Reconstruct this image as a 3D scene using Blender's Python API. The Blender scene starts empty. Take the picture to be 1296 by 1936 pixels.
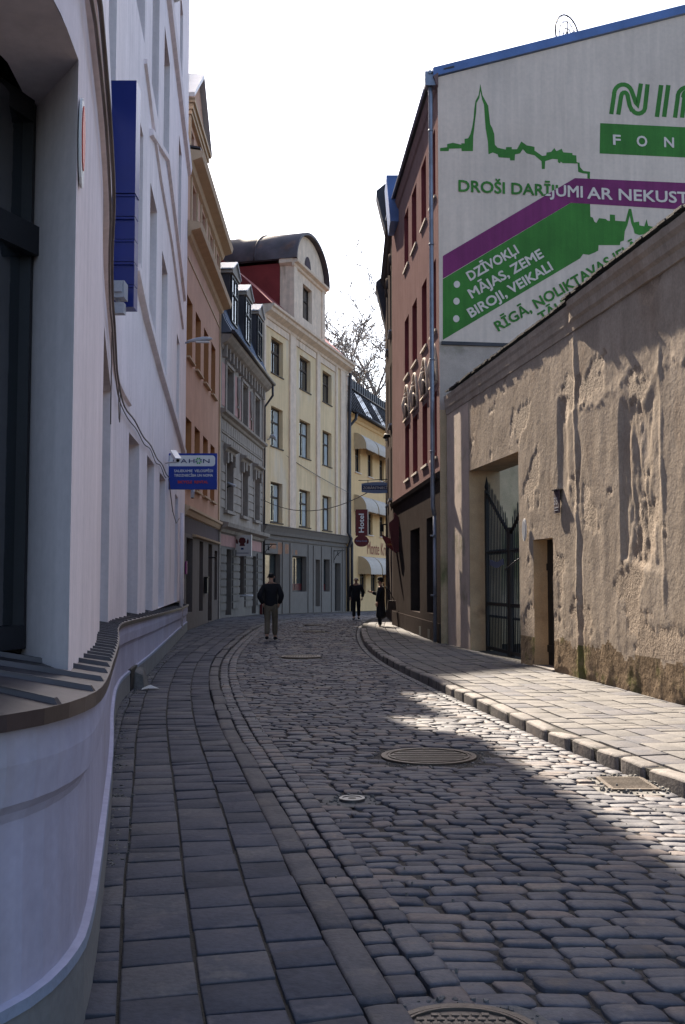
import bpy, bmesh, math, random
from mathutils import Vector, noise, Matrix
from mathutils.geometry import tessellate_polygon
random.seed(7)
R = math.radians
scene = bpy.context.scene
col = scene.collection
# ---------------------------------------------------------------- camera, sky, sun, exposure
FPX = 1950.0
PITCH = math.atan(127 / FPX)
CAMH = 1.6
cam_d = bpy.data.cameras.new("camera"); cam = bpy.data.objects.new("camera", cam_d); col.objects.link(cam)
cam.location = (0, 0, CAMH); cam.rotation_euler = (math.pi / 2 + PITCH, 0, 0)
cam_d.sensor_fit = 'VERTICAL'; cam_d.sensor_height = 24.0; cam_d.lens = 24.0 * FPX / 1936
cam_d.clip_start = 0.05; cam_d.clip_end = 3000
scene.camera = cam
SUN_AZ = math.atan(0.28)      # to the left of +Y
SUN_EL = math.atan(0.95)
w = bpy.data.worlds.new("World"); scene.world = w; w.use_nodes = True
nt = w.node_tree; nt.nodes.clear()
sky = nt.nodes.new("ShaderNodeTexSky"); sky.sky_type = 'NISHITA'; sky.sun_disc = False
sky.sun_elevation = SUN_EL; sky.sun_rotation = -SUN_AZ
sky.air_density = 1.0; sky.dust_density = 2.4; sky.ozone_density = 1.2; sky.altitude = 10
bg = nt.nodes.new("ShaderNodeBackground"); bg.inputs[1].default_value = 0.09
wo = nt.nodes.new("ShaderNodeOutputWorld")
nt.links.new(sky.outputs[0], bg.inputs[0]); nt.links.new(bg.outputs[0], wo.inputs[0])
sl = bpy.data.lights.new("sun", 'SUN'); sl.energy = 5.0; sl.angle = R(0.53); sl.color = (1.0, 0.88, 0.72)
so = bpy.data.objects.new("sun", sl); col.objects.link(so)
sdir = Vector((-math.sin(SUN_AZ) * math.cos(SUN_EL), math.cos(SUN_AZ) * math.cos(SUN_EL), math.sin(SUN_EL)))
so.rotation_euler = sdir.to_track_quat('Z', 'Y').to_euler(); so.location = (0, 0, 60)
scene.view_settings.view_transform = 'Standard'; scene.view_settings.look = 'None'
scene.view_settings.gamma = 1; scene.view_settings.exposure = 1.95
scene.cycles.max_bounces = 6; scene.cycles.diffuse_bounces = 4

# ---------------------------------------------------------------- materials
def mat(name, c, rough=.9, var=.15, scale=2.5, bump=.15, bscale=35, spec=.3, metal=0, stain=None, streak=0.0, dist=.02, fine=.08, map3=None):
    m = bpy.data.materials.new(name); m.use_nodes = True
    n = m.node_tree.nodes; l = m.node_tree.links; b = n["Principled BSDF"]
    b.inputs['Roughness'].default_value = rough; b.inputs['Metallic'].default_value = metal
    b.inputs['Specular IOR Level'].default_value = spec
    tc = n.new('ShaderNodeTexCoord'); mp = n.new('ShaderNodeMapping'); l.new(tc.outputs['Object'], mp.inputs[0])
    if map3: mp.inputs['Scale'].default_value = map3
    def ns(sc, det=5, src=mp):
        t = n.new('ShaderNodeTexNoise'); t.inputs['Scale'].default_value = sc; t.inputs['Detail'].default_value = det
        t.inputs['Roughness'].default_value = .6; l.new(src.outputs[0], t.inputs['Vector']); return t
    def ramp(src, a, bb):
        r = n.new('ShaderNodeMapRange'); r.inputs[1].default_value = .3; r.inputs[2].default_value = .7
        r.inputs[3].default_value = a; r.inputs[4].default_value = bb; l.new(src, r.inputs[0]); return r
    def mul(colr, fac):
        x = n.new('ShaderNodeVectorMath'); x.operation = 'SCALE'; l.new(colr, x.inputs[0]); l.new(fac, x.inputs['Scale']); return x.outputs[0]
    rgb = n.new('ShaderNodeRGB'); rgb.outputs[0].default_value = (*c, 1)
    cur = rgb.outputs[0]
    if stain:
        for (sc_, ss, lo, hi, st) in stain:
            src = mp
            if st:
                src = n.new('ShaderNodeMapping'); src.inputs['Scale'].default_value = (1, 1, st); l.new(tc.outputs['Object'], src.inputs[0])
            t = ns(ss, 6, src)
            r = n.new('ShaderNodeMapRange'); r.interpolation_type = 'SMOOTHSTEP'
            r.inputs[1].default_value = lo; r.inputs[2].default_value = hi; l.new(t.outputs[0], r.inputs[0])
            mx = n.new('ShaderNodeMix'); mx.data_type = 'RGBA'; l.new(r.outputs[0], mx.inputs[0]); l.new(cur, mx.inputs[6])
            mx.inputs[7].default_value = (*sc_, 1); cur = mx.outputs[2]
    if streak:
        s2 = n.new('ShaderNodeMapping'); s2.inputs['Scale'].default_value = (4, 4, .25); l.new(tc.outputs['Object'], s2.inputs[0])
        cur = mul(cur, ramp(ns(1.5, 4, s2).outputs[0], 1 - streak, 1 + streak * .6).outputs[0])
    cur = mul(cur, ramp(ns(scale, 4).outputs[0], 1 - var, 1 + var).outputs[0])
    if fine: cur = mul(cur, ramp(ns(bscale * 1.3, 2).outputs[0], 1 - fine, 1 + fine).outputs[0])
    l.new(cur, b.inputs['Base Color'])
    if bump:
        bp = n.new('ShaderNodeBump'); bp.inputs['Strength'].default_value = bump; bp.inputs['Distance'].default_value = dist
        l.new(ns(bscale, 5).outputs[0], bp.inputs['Height']); l.new(bp.outputs[0], b.inputs['Normal'])
    return m

def glassmat(name, c=(.02, .024, .03), rough=.04, wav=.12, spec=.9):
    m = mat(name, c, rough=rough, var=.35, scale=.9, bump=wav, bscale=1.6, spec=.5, fine=0, dist=.03); m.node_tree.nodes['Principled BSDF'].inputs['IOR'].default_value = 2.3; return m

M = {}
M['white'] = mat('white plaster', (.80, .705, .715), spec=.1, var=.07, scale=1.2, bump=.10, bscale=14, streak=.10, fine=.04, stain=[((.58, .50, .46), .9, .56, .84, .25), ((.42, .36, .33), 3.5, .68, .80, .3)])
M['plinth'] = mat('grey plinth paint', (.16, .165, .17), var=.12, bump=.12, bscale=20)
M['trimstrip'] = mat('pale strip', (.20, .235, .31), var=.1, bump=.05)
M['flash'] = mat('lead brown flashing', (.040, .030, .034), rough=.42, var=.3, scale=4, bump=.1, bscale=9, spec=.5, metal=.3)
M['cable'] = mat('cable', (.13, .10, .085), rough=.6, var=.3, bump=0)
M['dframe'] = mat('dark window frame', (.018, .018, .022), rough=.5, var=.2, bump=.03)
M['glass'] = glassmat('window glass')
M['glass2'] = glassmat('old window glass', (.045, .055, .055), .06, .3)
M['curtain'] = mat('net curtain', (.42, .45, .45), var=.3, scale=6, bump=.2, bscale=12, map3=(3, 3, .3))
M['orange'] = mat('salmon plaster', (.55, .33, .24), spec=.1, var=.07, scale=1.5, bump=.08, streak=.08, fine=.03)
M['orangetrim'] = mat('ochre trim plaster', (.50, .355, .23), var=.08, bump=.06)
M['reveal'] = mat('orange reveal paint', (.42, .19, .08), var=.1, bump=.05)
M['shopbrown'] = mat('brown grey ground floor', (.12, .095, .085), var=.12, bump=.1, streak=.1)
M['shopdark'] = mat('aubergine fascia', (.075, .05, .06), var=.1, bump=.05)
M['stucco'] = mat('grey beige stucco', (.31, .27, .235), var=.16, scale=2.2, bump=.2, streak=.15, stain=[((.13, .12, .11), 1.6, .55, .8, .3)])
M['stuccolow'] = mat('sooty stucco', (.17, .155, .14), var=.16, scale=2.2, bump=.2, streak=.15)
M['basewhite_dim'] = mat('dimmed white base paint', (.38, .37, .475), spec=.1, var=.10, scale=1.2, bump=.16, bscale=14, streak=.10, fine=.05, stain=[((.33, .30, .30), .9, .52, .8, .25), ((.20, .17, .15), 5, .70, .80, .6)])  # white paint darkened and blued to put the dimmer light into its colour
M['pink'] = mat('faded pink panel', (.42, .24, .22), var=.12, bump=.08)
M['zinc'] = mat('blue grey sheet roof', (.10, .125, .17), rough=.4, var=.2, scale=1.5, bump=.06, spec=.5, metal=.35)
M['darkroof'] = mat('dark sheet roof', (.05, .045, .05), rough=.5, var=.3, scale=1.5, bump=.08, metal=.25)
M['yellow'] = mat('old yellow plaster', (.72, .54, .325), spec=.1, var=.08, scale=.9, bump=.12, streak=.12, fine=.04, stain=[((.66, .55, .42), .5, .5, .72, .4), ((.28, .19, .11), .8, .66, .84, .18)])
M['ytrim'] = mat('pale trim plaster', (.72, .56, .43), var=.12, bump=.1, streak=.12, stain=[((.30, .20, .14), 1.2, .58, .8, .2)])
M['greybase'] = mat('grey shopfront plaster', (.185, .16, .14), var=.08, bump=.08, streak=.08)
M['redroof'] = mat('oxide red sheet', (.20, .028, .028), rough=.6, var=.15, scale=1.2, bump=.05)
M['brownroof'] = mat('rusty brown barrel roof', (.075, .055, .06), rough=.6, var=.35, scale=1.1, bump=.1, stain=[((.14, .07, .05), .9, .55, .75, None)])
M['hotel'] = mat('apricot plaster', (.72, .48, .24), var=.05, bump=.05, streak=.06)
M['awning'] = mat('cream awning cloth', (.52, .45, .38), var=.07, bump=.05)
M['awnside'] = mat('beige awning cloth', (.50, .38, .24), var=.07, bump=.05)
M['red'] = mat('oxblood plaster', (.19, .13, .125), spec=.0, var=.08, scale=1.5, bump=.25, bscale=22, streak=.1, dist=.01)
M['redrev'] = mat('oxblood reveal', (.16, .045, .05), var=.1, bump=.05)
M['umber_shade'] = mat('umber ground floor', (.045, .038, .036), spec=.0, var=.12, bump=.1)  # umber darkened to stand in for shade missing at the red house's foot
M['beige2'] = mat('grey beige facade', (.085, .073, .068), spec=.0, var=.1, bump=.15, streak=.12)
M['relief'] = mat('stone relief', (.40, .34, .29), var=.1, bump=.3)
M['mural'] = mat('painted gable wall', (.70, .56, .46), spec=.1, var=.08, scale=.5, bump=.12, bscale=9, streak=.10, fine=.04, stain=[((.54, .45, .38), .35, .54, .78, .15), ((.40, .34, .30), 1.4, .68, .82, .12)])
M['gablelow'] = mat('mossy plaster', (.46, .37, .31), var=.12, bump=.2, stain=[((.12, .13, .06), .55, .56, .72, None)])
M['mgreen'] = mat('green mural paint', (.05, .19, .03), var=.16, streak=.16, scale=1.1, bump=.03, rough=.75)
M['mpurple'] = mat('purple mural paint', (.20, .028, .12), var=.16, streak=.16, scale=1.1, bump=.03, rough=.75)
M['mcream'] = mat('cream mural paint', (.70, .60, .52), var=.05, bump=.03)
M['bluetrim'] = mat('blue sheet metal', (.085, .15, .34), rough=.5, var=.18, scale=1.5, bump=.05, spec=.4)
M['pipe'] = mat('grey steel pipe', (.20, .215, .26), rough=.4, var=.25, scale=3, bump=.05, metal=.5, spec=.5)
M['oldwall'] = mat('old limewashed plaster', (.345, .29, .24), rough=.95, var=.16, scale=1.4, bump=.38, bscale=18, dist=.018, fine=.11, streak=.12, spec=.0,
                   stain=[((.25, .19, .145), .8, .52, .78, .5), ((.42, .36, .30), 1.1, .58, .78, .35), ((.15, .115, .09), 2.6, .64, .84, .6)])
M['oldbase'] = mat('damp wall base', (.185, .14, .10), spec=.0, rough=.95, var=.25, scale=3, bump=.7, bscale=14, dist=.03, stain=[((.10, .10, .045), 2.0, .52, .72, None)])
M['oldcoat'] = mat('bare render under the limewash', (.27, .21, .16), rough=.95, var=.2, scale=3, bump=.8, bscale=22, dist=.02, fine=.12, stain=[((.34, .27, .21), 1.5, .5, .7, None)])
M['courtwall'] = mat('beige courtyard plaster', (.58, .44, .28), var=.12, bump=.2, stain=[((.14, .16, .06), .9, .52, .70, .4), ((.36, .26, .17), 1.6, .55, .75, .4)])
M['gatesign'] = mat('faded plate', (.10, .11, .16), var=.1, bump=0)
M['jamb'] = mat('ochre jamb plaster', (.42, .30, .18), var=.15, bump=.3, stain=[((.22, .15, .09), 1.5, .6, .8, None)])
M['tile'] = mat('black coping tiles', (.035, .03, .03), rough=.7, var=.4, scale=5, bump=.3)
M['iron'] = mat('black iron', (.012, .011, .011), rough=.6, var=.3, bump=.1)
M['door'] = mat('old plank door', (.05, .032, .022), rough=.7, var=.4, scale=6, bump=.4, bscale=20, map3=(6, 6, .6))
def stonemat(name, c, c2, c3, rough=.72, spec=.45):
    m = mat(name, c, rough=rough, var=.12, scale=1.1, bump=.5, bscale=26, dist=.012, spec=spec, fine=.14,
            stain=[(c2, 3.2, .48, .60, None), (c3, 4.1, .56, .64, None)])
    return m
M['cobble'] = stonemat('worn granite setts', (.074, .072, .084), (.050, .050, .064), (.100, .086, .086))
M['cobble2'] = stonemat('worn granite setts dark', (.050, .050, .064), (.036, .036, .046), (.075, .064, .064), rough=.78)
M['cobble3'] = stonemat('worn granite setts rosy', (.112, .090, .086), (.080, .072, .080), (.14, .115, .10), rough=.75)
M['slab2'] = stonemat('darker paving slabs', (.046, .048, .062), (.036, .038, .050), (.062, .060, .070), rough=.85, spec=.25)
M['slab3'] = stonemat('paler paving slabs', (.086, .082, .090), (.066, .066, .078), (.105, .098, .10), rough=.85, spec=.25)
M['pav_sunlit'] = stonemat('slabs lightened as sunlit', (.115, .108, .106), (.092, .088, .090), (.135, .125, .12), rough=.85, spec=.25)  # paler copy of the paving slabs, sunlight put into the colour
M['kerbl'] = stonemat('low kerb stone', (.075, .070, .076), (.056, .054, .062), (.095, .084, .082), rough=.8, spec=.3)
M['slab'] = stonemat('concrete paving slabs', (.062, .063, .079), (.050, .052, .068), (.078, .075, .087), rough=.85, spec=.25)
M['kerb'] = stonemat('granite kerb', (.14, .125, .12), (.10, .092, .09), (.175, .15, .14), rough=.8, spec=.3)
M['dirt'] = mat('joint dirt', (.028, .025, .022), var=.3, bump=.6, bscale=30, scale=3)
M['joint'] = mat('sandy joint filling', (.040, .035, .032), var=.4, bump=.8, bscale=45, scale=5, fine=.3)
M['castiron'] = mat('worn cast iron', (.085, .07, .06), rough=.5, var=.25, scale=5, bump=.3, bscale=30, metal=.5)
M['steel'] = mat('worn steel', (.12, .12, .13), rough=.35, var=.2, bump=.05, metal=.8)
M['bsign'] = mat('blue enamel', (.008, .02, .16), rough=.3, var=.08, bump=0, spec=.5, fine=0)
M['dahonblue'] = mat('blue sign board', (.012, .035, .24), rough=.45, var=.06, bump=0, fine=0)
M['signwhite'] = mat('sign white', (.62, .61, .60), rough=.5, var=.04, bump=0, fine=0)
M['signred'] = mat('sign red lettering', (.55, .05, .03), rough=.5, var=.04, bump=0, fine=0)
M['navy'] = mat('navy lettering', (.01, .02, .10), rough=.5, var=.04, bump=0, fine=0)
M['lgreen'] = mat('leaf green', (.05, .28, .06), rough=.5, var=.04, bump=0, fine=0)
M['maroon'] = mat('maroon board', (.09, .01, .012), rough=.5, var=.1, bump=0)
M['gold'] = mat('dull gold lettering', (.30, .19, .05), rough=.5, var=.1, bump=0)
M['faded'] = mat('faded orange lettering', (.40, .19, .10), rough=.8, var=.2, bump=0)
M['hotelred'] = mat('rust lettering', (.28, .07, .04), rough=.8, var=.1, bump=0)
M['paleblue'] = mat('pale blue board', (.16, .23, .38), rough=.5, var=.06, bump=0)
M['camwhite'] = mat('white camera housing', (.62, .62, .64), rough=.35, var=.05, bump=0, fine=0)
M['lampgrey'] = mat('grey lamp housing', (.36, .37, .40), rough=.4, var=.08, bump=0)
M['bark'] = mat('bare bark', (.17, .165, .17), var=.25, bump=.2)
M['skin'] = mat('skin', (.42, .24, .17), rough=.6, var=.05, bump=0, fine=0)
M['black'] = mat('black cloth', (.010, .010, .013), rough=.9, var=.2, bump=.2, bscale=12)
M['khaki'] = mat('khaki cloth', (.13, .105, .075), rough=.9, var=.12, bump=.25, bscale=12)
M['darkcloth'] = mat('dark trousers cloth', (.016, .016, .02), rough=.9, var=.15, bump=.2)
M['hair'] = mat('dark hair', (.012, .009, .008), rough=.6, var=.3, bump=.3, bscale=60)
M['litter'] = mat('litter paper', (.55, .54, .52), var=.08, bump=.1)
M['rubble'] = mat('rough grey stone', (.12, .115, .11), var=.3, scale=5, bump=.7, bscale=16)
M['ground'] = mat('ground earth', (.06, .055, .05), var=.3, bump=.3)

# ---------------------------------------------------------------- mesh helpers
class MB:
    def __init__(s): s.V = []; s.F = []; s.M = []; s.S = []
    def v(s, p): s.V.append(tuple(p)); return len(s.V) - 1
    def f(s, ids, m=0, sm=False): s.F.append(tuple(ids)); s.M.append(m); s.S.append(sm)
    def quad(s, a, b, c, d, m=0): i = len(s.V); s.V += [tuple(a), tuple(b), tuple(c), tuple(d)]; s.f((i, i + 1, i + 2, i + 3), m)
    def hexa(s, P, m=0):
        i = len(s.V); s.V += [tuple(p) for p in P]
        for q in ((0, 3, 2, 1), (4, 5, 6, 7), (0, 1, 5, 4), (1, 2, 6, 5), (2, 3, 7, 6), (3, 0, 4, 7)): s.f([i + k for k in q], m)
    def box(s, a, b, m=0):
        x0, y0, z0 = a; x1, y1, z1 = b
        s.hexa([(x0, y0, z0), (x1, y0, z0), (x1, y1, z0), (x0, y1, z0), (x0, y0, z1), (x1, y0, z1), (x1, y1, z1), (x0, y1, z1)], m)
    def fbox(s, F, s0, s1, z0, z1, o0, o1, m=0):
        n = max(1, int(abs(s1 - s0) / .8)) if F.curved else 1
        for k in range(n):
            a = s0 + (s1 - s0) * k / n; b = s0 + (s1 - s0) * (k + 1) / n
            s.hexa([F.P(a, z0, o0), F.P(b, z0, o0), F.P(b, z0, o1), F.P(a, z0, o1), F.P(a, z1, o0), F.P(b, z1, o0), F.P(b, z1, o1), F.P(a, z1, o1)], m)
    def tube(s, pts, r, n=8, m=0, sm=True, cap=True):
        pts = [Vector(p) for p in pts]; rs = r if isinstance(r, (list, tuple)) else [r] * len(pts)
        rings = []; up = None
        for i, p in enumerate(pts):
            d = (pts[min(i + 1, len(pts) - 1)] - pts[max(i - 1, 0)])
            if d.length < 1e-9: d = Vector((0, 0, 1))
            d.normalize()
            if up is None: up = Vector((0, 0, 1)) if abs(d.z) < .9 else Vector((1, 0, 0))
            a = d.cross(up)
            if a.length < 1e-4: a = d.cross(Vector((1, .3, 0)))
            a.normalize(); b = a.cross(d).normalized(); up = b
            rings.append([s.v(p + (a * math.cos(2 * math.pi * k / n) + b * math.sin(2 * math.pi * k / n)) * rs[i]) for k in range(n)])
        for i in range(len(rings) - 1):
            for k in range(n): s.f((rings[i][k], rings[i][(k + 1) % n], rings[i + 1][(k + 1) % n], rings[i + 1][k]), m, sm)
        if cap: s.f(rings[0][::-1], m); s.f(rings[-1], m)
    def prism(s, poly, d, m=0, side=None):
        d = Vector(d); A = [s.v(p) for p in poly]; B = [s.v(Vector(p) + d) for p in poly]
        s.f(A[::-1], m); s.f(B, m); n = len(A)
        for k in range(n): s.f((A[k], A[(k + 1) % n], B[(k + 1) % n], B[k]), m if side is None else side)
    def sweep(s, F, ss, prof, cap=True, sm=False):
        # prof(s) -> list of (o, z, material) ; open profile strip
        rows = []
        for q in ss: rows.append([s.v(F.P(q, z, o)) for (o, z, mm) in prof(q)])
        ms = [p[2] for p in prof(ss[0])]
        for i in range(len(rows) - 1):
            for k in range(len(ms) - 1): s.f((rows[i][k], rows[i + 1][k], rows[i + 1][k + 1], rows[i][k + 1]), ms[k], sm)
        if cap: s.f(rows[0][::-1], ms[0]); s.f(rows[-1], ms[0])
    def build(s, name, mats, parent=None, recalc=False):
        me = bpy.data.meshes.new(name); me.from_pydata(s.V, [], s.F)
        for k in (mats if isinstance(mats, (list, tuple)) else [mats]): me.materials.append(M[k])
        me.polygons.foreach_set('material_index', s.M); me.polygons.foreach_set('use_smooth', s.S)
        if recalc:
            b = bmesh.new(); b.from_mesh(me); bmesh.ops.remove_doubles(b, verts=b.verts, dist=1e-5)
            bmesh.ops.recalc_face_normals(b, faces=b.faces); b.to_mesh(me); b.free()
        me.update()
        o = bpy.data.objects.new(name, me); col.objects.link(o)
        if parent:
            o.parent = parent; o.matrix_parent_inverse = base_inv(parent)
        return o

def base_inv(p):
    if p.type == 'EMPTY': return (Matrix.Translation(p.location) @ Matrix.Rotation(p.rotation_euler.z, 4, 'Z')).inverted()
    return Matrix.Identity(4)

def tag(o, label=None, cat=None, group=None, kind=None):
    if label: o['label'] = label
    if cat: o['category'] = cat
    if group: o['group'] = group
    if kind: o['kind'] = kind
    return o
def empty(name, loc, label, cat, group=None):
    o = bpy.data.objects.new(name, None); col.objects.link(o); o.location = loc; o.empty_display_size = .3
    return tag(o, label, cat, group)

def ray(x, y):
    cp, sp = math.cos(PITCH), math.sin(PITCH); u = (x - 648) / FPX; v = -(y - 968) / FPX
    return (u, cp - sp * v, sp + cp * v)
class Fac:
    """a facade: a plan line (or curve) with s along it, z up, o out towards the street"""
    def __init__(s, pts, side):
        s.p = [Vector(q) for q in pts]; s.side = side; s.curved = len(pts) > 2
        s.c = [0]
        for a, b in zip(s.p, s.p[1:]): s.c.append(s.c[-1] + (b - a).length)
        s.L = s.c[-1]; sn = []
        for a, b in zip(s.p, s.p[1:]):
            t = (b - a).normalized(); sn.append(Vector((t.y, -t.x)) * side)
        s.n = [sn[0]] + [(sn[i] + sn[i + 1]).normalized() for i in range(len(sn) - 1)] + [sn[-1]]
    def P(s, q, z, o=0):
        i = 0
        while i < len(s.c) - 2 and q > s.c[i + 1]: i += 1
        t = (q - s.c[i]) / (s.c[i + 1] - s.c[i]); tt = min(1, max(0, t))
        p = s.p[i] + (s.p[i + 1] - s.p[i]) * t; n = (s.n[i] * (1 - tt) + s.n[i + 1] * tt).normalized()
        return Vector((p.x + n.x * o, p.y + n.y * o, z))
    def T(s, q): d = s.P(q + .05, 0) - s.P(q - .05, 0); return d.normalized()
    def N(s, q): return (s.P(q, 0, 1) - s.P(q, 0, 0)).normalized()
    def at(s, x, y, o=0):
        r = ray(x, y); best = None
        for i in range(len(s.p) - 1):
            A, B = s.p[i] + s.n[i] * o, s.p[i + 1] + s.n[i + 1] * o; d = B - A
            det = r[0] * (-d.y) + d.x * r[1]
            if abs(det) < 1e-9: continue
            t = (A.x * (-d.y) + d.x * A.y) / det
            if t <= 0: continue
            q = ((r[0] * t - A.x) * d.x + (r[1] * t - A.y) * d.y) / d.length
            lo = -1e9 if i == 0 else -.01; hi = 1e9 if i == len(s.p) - 2 else d.length + .01
            if lo <= q <= hi:
                c = (s.c[i] + q, CAMH + r[2] * t)
                if best is None or (i > 0 and best[0] < 0): best = c
        return best

def cuts(a, b, extra, step):
    v = sorted(set([a, b] + [e for e in extra if a < e < b])); out = []
    for p, q in zip(v, v[1:]):
        n = max(1, int(math.ceil((q - p) / step))); out += [p + (q - p) * k / n for k in range(n)]
    return out + [b]
def wall(mb, F, s0, s1, z0, z1, ops=(), depth=.25, m=0, mr=None, step=1.2, zstep=99, disp=None, mfun=None):
    if F.curved: step = min(step, .5)
    S = cuts(s0, s1, [e for o in ops for e in o[:2]], step); Z = cuts(z0, z1, [e for o in ops for e in o[2:4]], zstep)
    idx = {}
    def vi(i, j):
        if (i, j) not in idx:
            o = disp(S[i], Z[j]) if disp else 0
            idx[(i, j)] = mb.v(F.P(S[i], Z[j], o))
        return idx[(i, j)]
    def hole(sa, za): return any(o[0] < sa < o[1] and o[2] < za < o[3] for o in ops)
    for i in range(len(S) - 1):
        for j in range(len(Z) - 1):
            sc, zc = (S[i] + S[i + 1]) / 2, (Z[j] + Z[j + 1]) / 2
            if hole(sc, zc): continue
            mm = mfun(sc, zc) if mfun else m
            mb.f((vi(i, j), vi(i + 1, j), vi(i + 1, j + 1), vi(i, j + 1)), mm, disp is not None)
    for o in ops:
        d = o[4] if len(o) > 4 else depth; r = m if mr is None else mr; a, b, c, e = o[:4]
        g = (lambda s, z: disp(s, z)) if disp else (lambda s, z: 0)
        zs = [z for z in Z if c - 1e-6 <= z <= e + 1e-6]; sss = [s for s in S if a - 1e-6 <= s <= b + 1e-6]
        for z_, z2 in zip(zs, zs[1:]):
            mb.quad(F.P(a, z_, g(a, z_)), F.P(a, z2, g(a, z2)), F.P(a, z2, -d), F.P(a, z_, -d), r)
            mb.quad(F.P(b, z_, g(b, z_)), F.P(b, z2, g(b, z2)), F.P(b, z2, -d), F.P(b, z_, -d), r)
        for s_, s2 in zip(sss, sss[1:]):
            mb.quad(F.P(s_, c, g(s_, c)), F.P(s2, c, g(s2, c)), F.P(s2, c, -d), F.P(s_, c, -d), r)
            mb.quad(F.P(s_, e, g(s_, e)), F.P(s2, e, g(s2, e)), F.P(s2, e, -d), F.P(s_, e, -d), r)
def window(F, a, b, c, e, depth, parent, fm='dframe', gm='glass', ft=.07, trans=(.68,), mull=1, name='window', sill=None, sm='flash', curtain=0, wallo=0.0):
    fr = MB(); z0, z1 = c, e; o0, o1 = -depth - .02, -depth + .05
    fr.fbox(F, a, a + ft, z0, z1, o0, o1); fr.fbox(F, b - ft, b, z0, z1, o0, o1)
    fr.fbox(F, a + ft, b - ft, z0, z0 + ft, o0, o1); fr.fbox(F, a + ft, b - ft, z1 - ft, z1, o0, o1)
    for t in trans:
        zz = z0 + (z1 - z0) * t; fr.fbox(F, a + ft, b - ft, zz - ft * .5, zz + ft * .5, o0 + .004, o1 + .01)
    zs = [z0 + ft] + [z0 + (z1 - z0) * t for t in trans] + [z1 - ft]
    for k in range(mull):
        sc = a + (b - a) * (k + 1) / (mull + 1)
        for za, zb in zip(zs, zs[1:]):
            fr.fbox(F, sc - ft * .35, sc + ft * .35, za + ft * .51, zb - ft * .51, o0 + .004, o1 - .004)
    wo_ = fr.build(name, fm, parent)
    g = MB(); g.fbox(F, a + ft * .5, b - ft * .5, z0 + ft * .5, z1 - ft * .5, -depth - .015, -depth + .005); g.build('pane', gm, wo_)
    if sill:
        s_ = MB(); s_.fbox(F, a - .08, b + .08, z0 - .06, z0 - .002, -.02, sill); s_.build('sill', sm, wo_)
    if curtain:
        k = MB()
        for side in ((a + ft, a + ft + (b - a) * .28), (b - ft - (b - a) * .3, b - ft)):
            n = 8
            for i in range(n):
                x0 = side[0] + (side[1] - side[0]) * i / n; x1 = side[0] + (side[1] - side[0]) * (i + 1) / n
                k.quad(F.P(x0, z0 + ft, -depth + .007 + .008 * (i % 2)), F.P(x1, z0 + ft, -depth + .007 + .008 * ((i + 1) % 2)), F.P(x1, z1 - ft, -depth + .007 + .008 * ((i + 1) % 2)), F.P(x0, z1 - ft, -depth + .007 + .008 * (i % 2)))
        k.build('curtain', 'curtain', wo_)
    return wo_
def cornice(mb, F, a, b, prof, m=0, step=1.0):
    # prof: list of (o,z) outline from wall bottom to wall top
    n = max(1, int((b - a) / step)) if F.curved else 1
    mb.sweep(F, [a + (b - a) * k / n for k in range(n + 1)], lambda q: [(o, z, m) for o, z in prof] + [(prof[0][0], prof[0][1], m)])
def textobj(name, body, O, ux, uz, size, m, parent=None, width=None, bold=0.0, extr=.004, align='LEFT', space=1.0, clip=None, shear=0.0, center=False, fat=0.0):
    c = bpy.data.curves.new(name, 'FONT'); c.body = body; c.size = 1.0; c.offset = 0.0; fat = max(fat, bold * size); c.extrude = 0; c.space_character = space; c.shear = shear; c.resolution_u = 3
    t = bpy.data.objects.new(name, c); col.objects.link(t); bpy.context.view_layer.update()
    dg = bpy.context.evaluated_depsgraph_get(); me = bpy.data.meshes.new_from_object(t.evaluated_get(dg))
    bpy.data.objects.remove(t); bpy.data.curves.remove(c)
    b = bmesh.new(); b.from_mesh(me); xs = [v.co.x for v in b.verts]; ys = [v.co.y for v in b.verts]
    x0, x1 = min(xs), max(xs)
    cap = .729
    sy = size / cap; sx = sy if width is None else width / (x1 - x0)
    ux = Vector(ux).normalized(); uz = Vector(uz).normalized(); nn = ux.cross(uz); O = Vector(O)
    shift = -(x0 + x1) / 2 * sx if center else -x0 * sx
    for v in b.verts: v.co = O + ux * (v.co.x * sx + shift) + uz * (v.co.y * sy)
    if clip:
        for (pc, pn) in clip:
            bmesh.ops.bisect_plane(b, geom=b.verts[:] + b.edges[:] + b.faces[:], plane_co=pc, plane_no=pn, clear_outer=True)
    b.to_mesh(me); b.free(); V = [v.co.copy() for v in me.vertices]; Fc = [tuple(p.vertices) for p in me.polygons]; me = bpy.data.meshes.new(name)
    AV, AF = [], []
    offs = [(0, 0)] if fat <= 0 else [(0, 0)] + [(fat * math.cos(t), fat * math.sin(t)) for t in [k * math.pi / 4 for k in range(8)]]
    for i, (dx, dy) in enumerate(offs):
        k = len(AV); AV += [tuple(v + ux * dx + uz * dy + nn * (extr * .5 + .0007 * i)) for v in V]; AF += [tuple(k + q for q in f) for f in Fc]
    me.from_pydata(AV, [], AF); me.update(); me.materials.clear(); me.materials.append(M[m])
    o = bpy.data.objects.new(name, me); col.objects.link(o)
    if parent: o.parent = parent; o.matrix_parent_inverse = base_inv(parent)
    return o
def zg(Y): return 0.0 if Y < 42 else -.0187 * (Y - 42)
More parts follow.
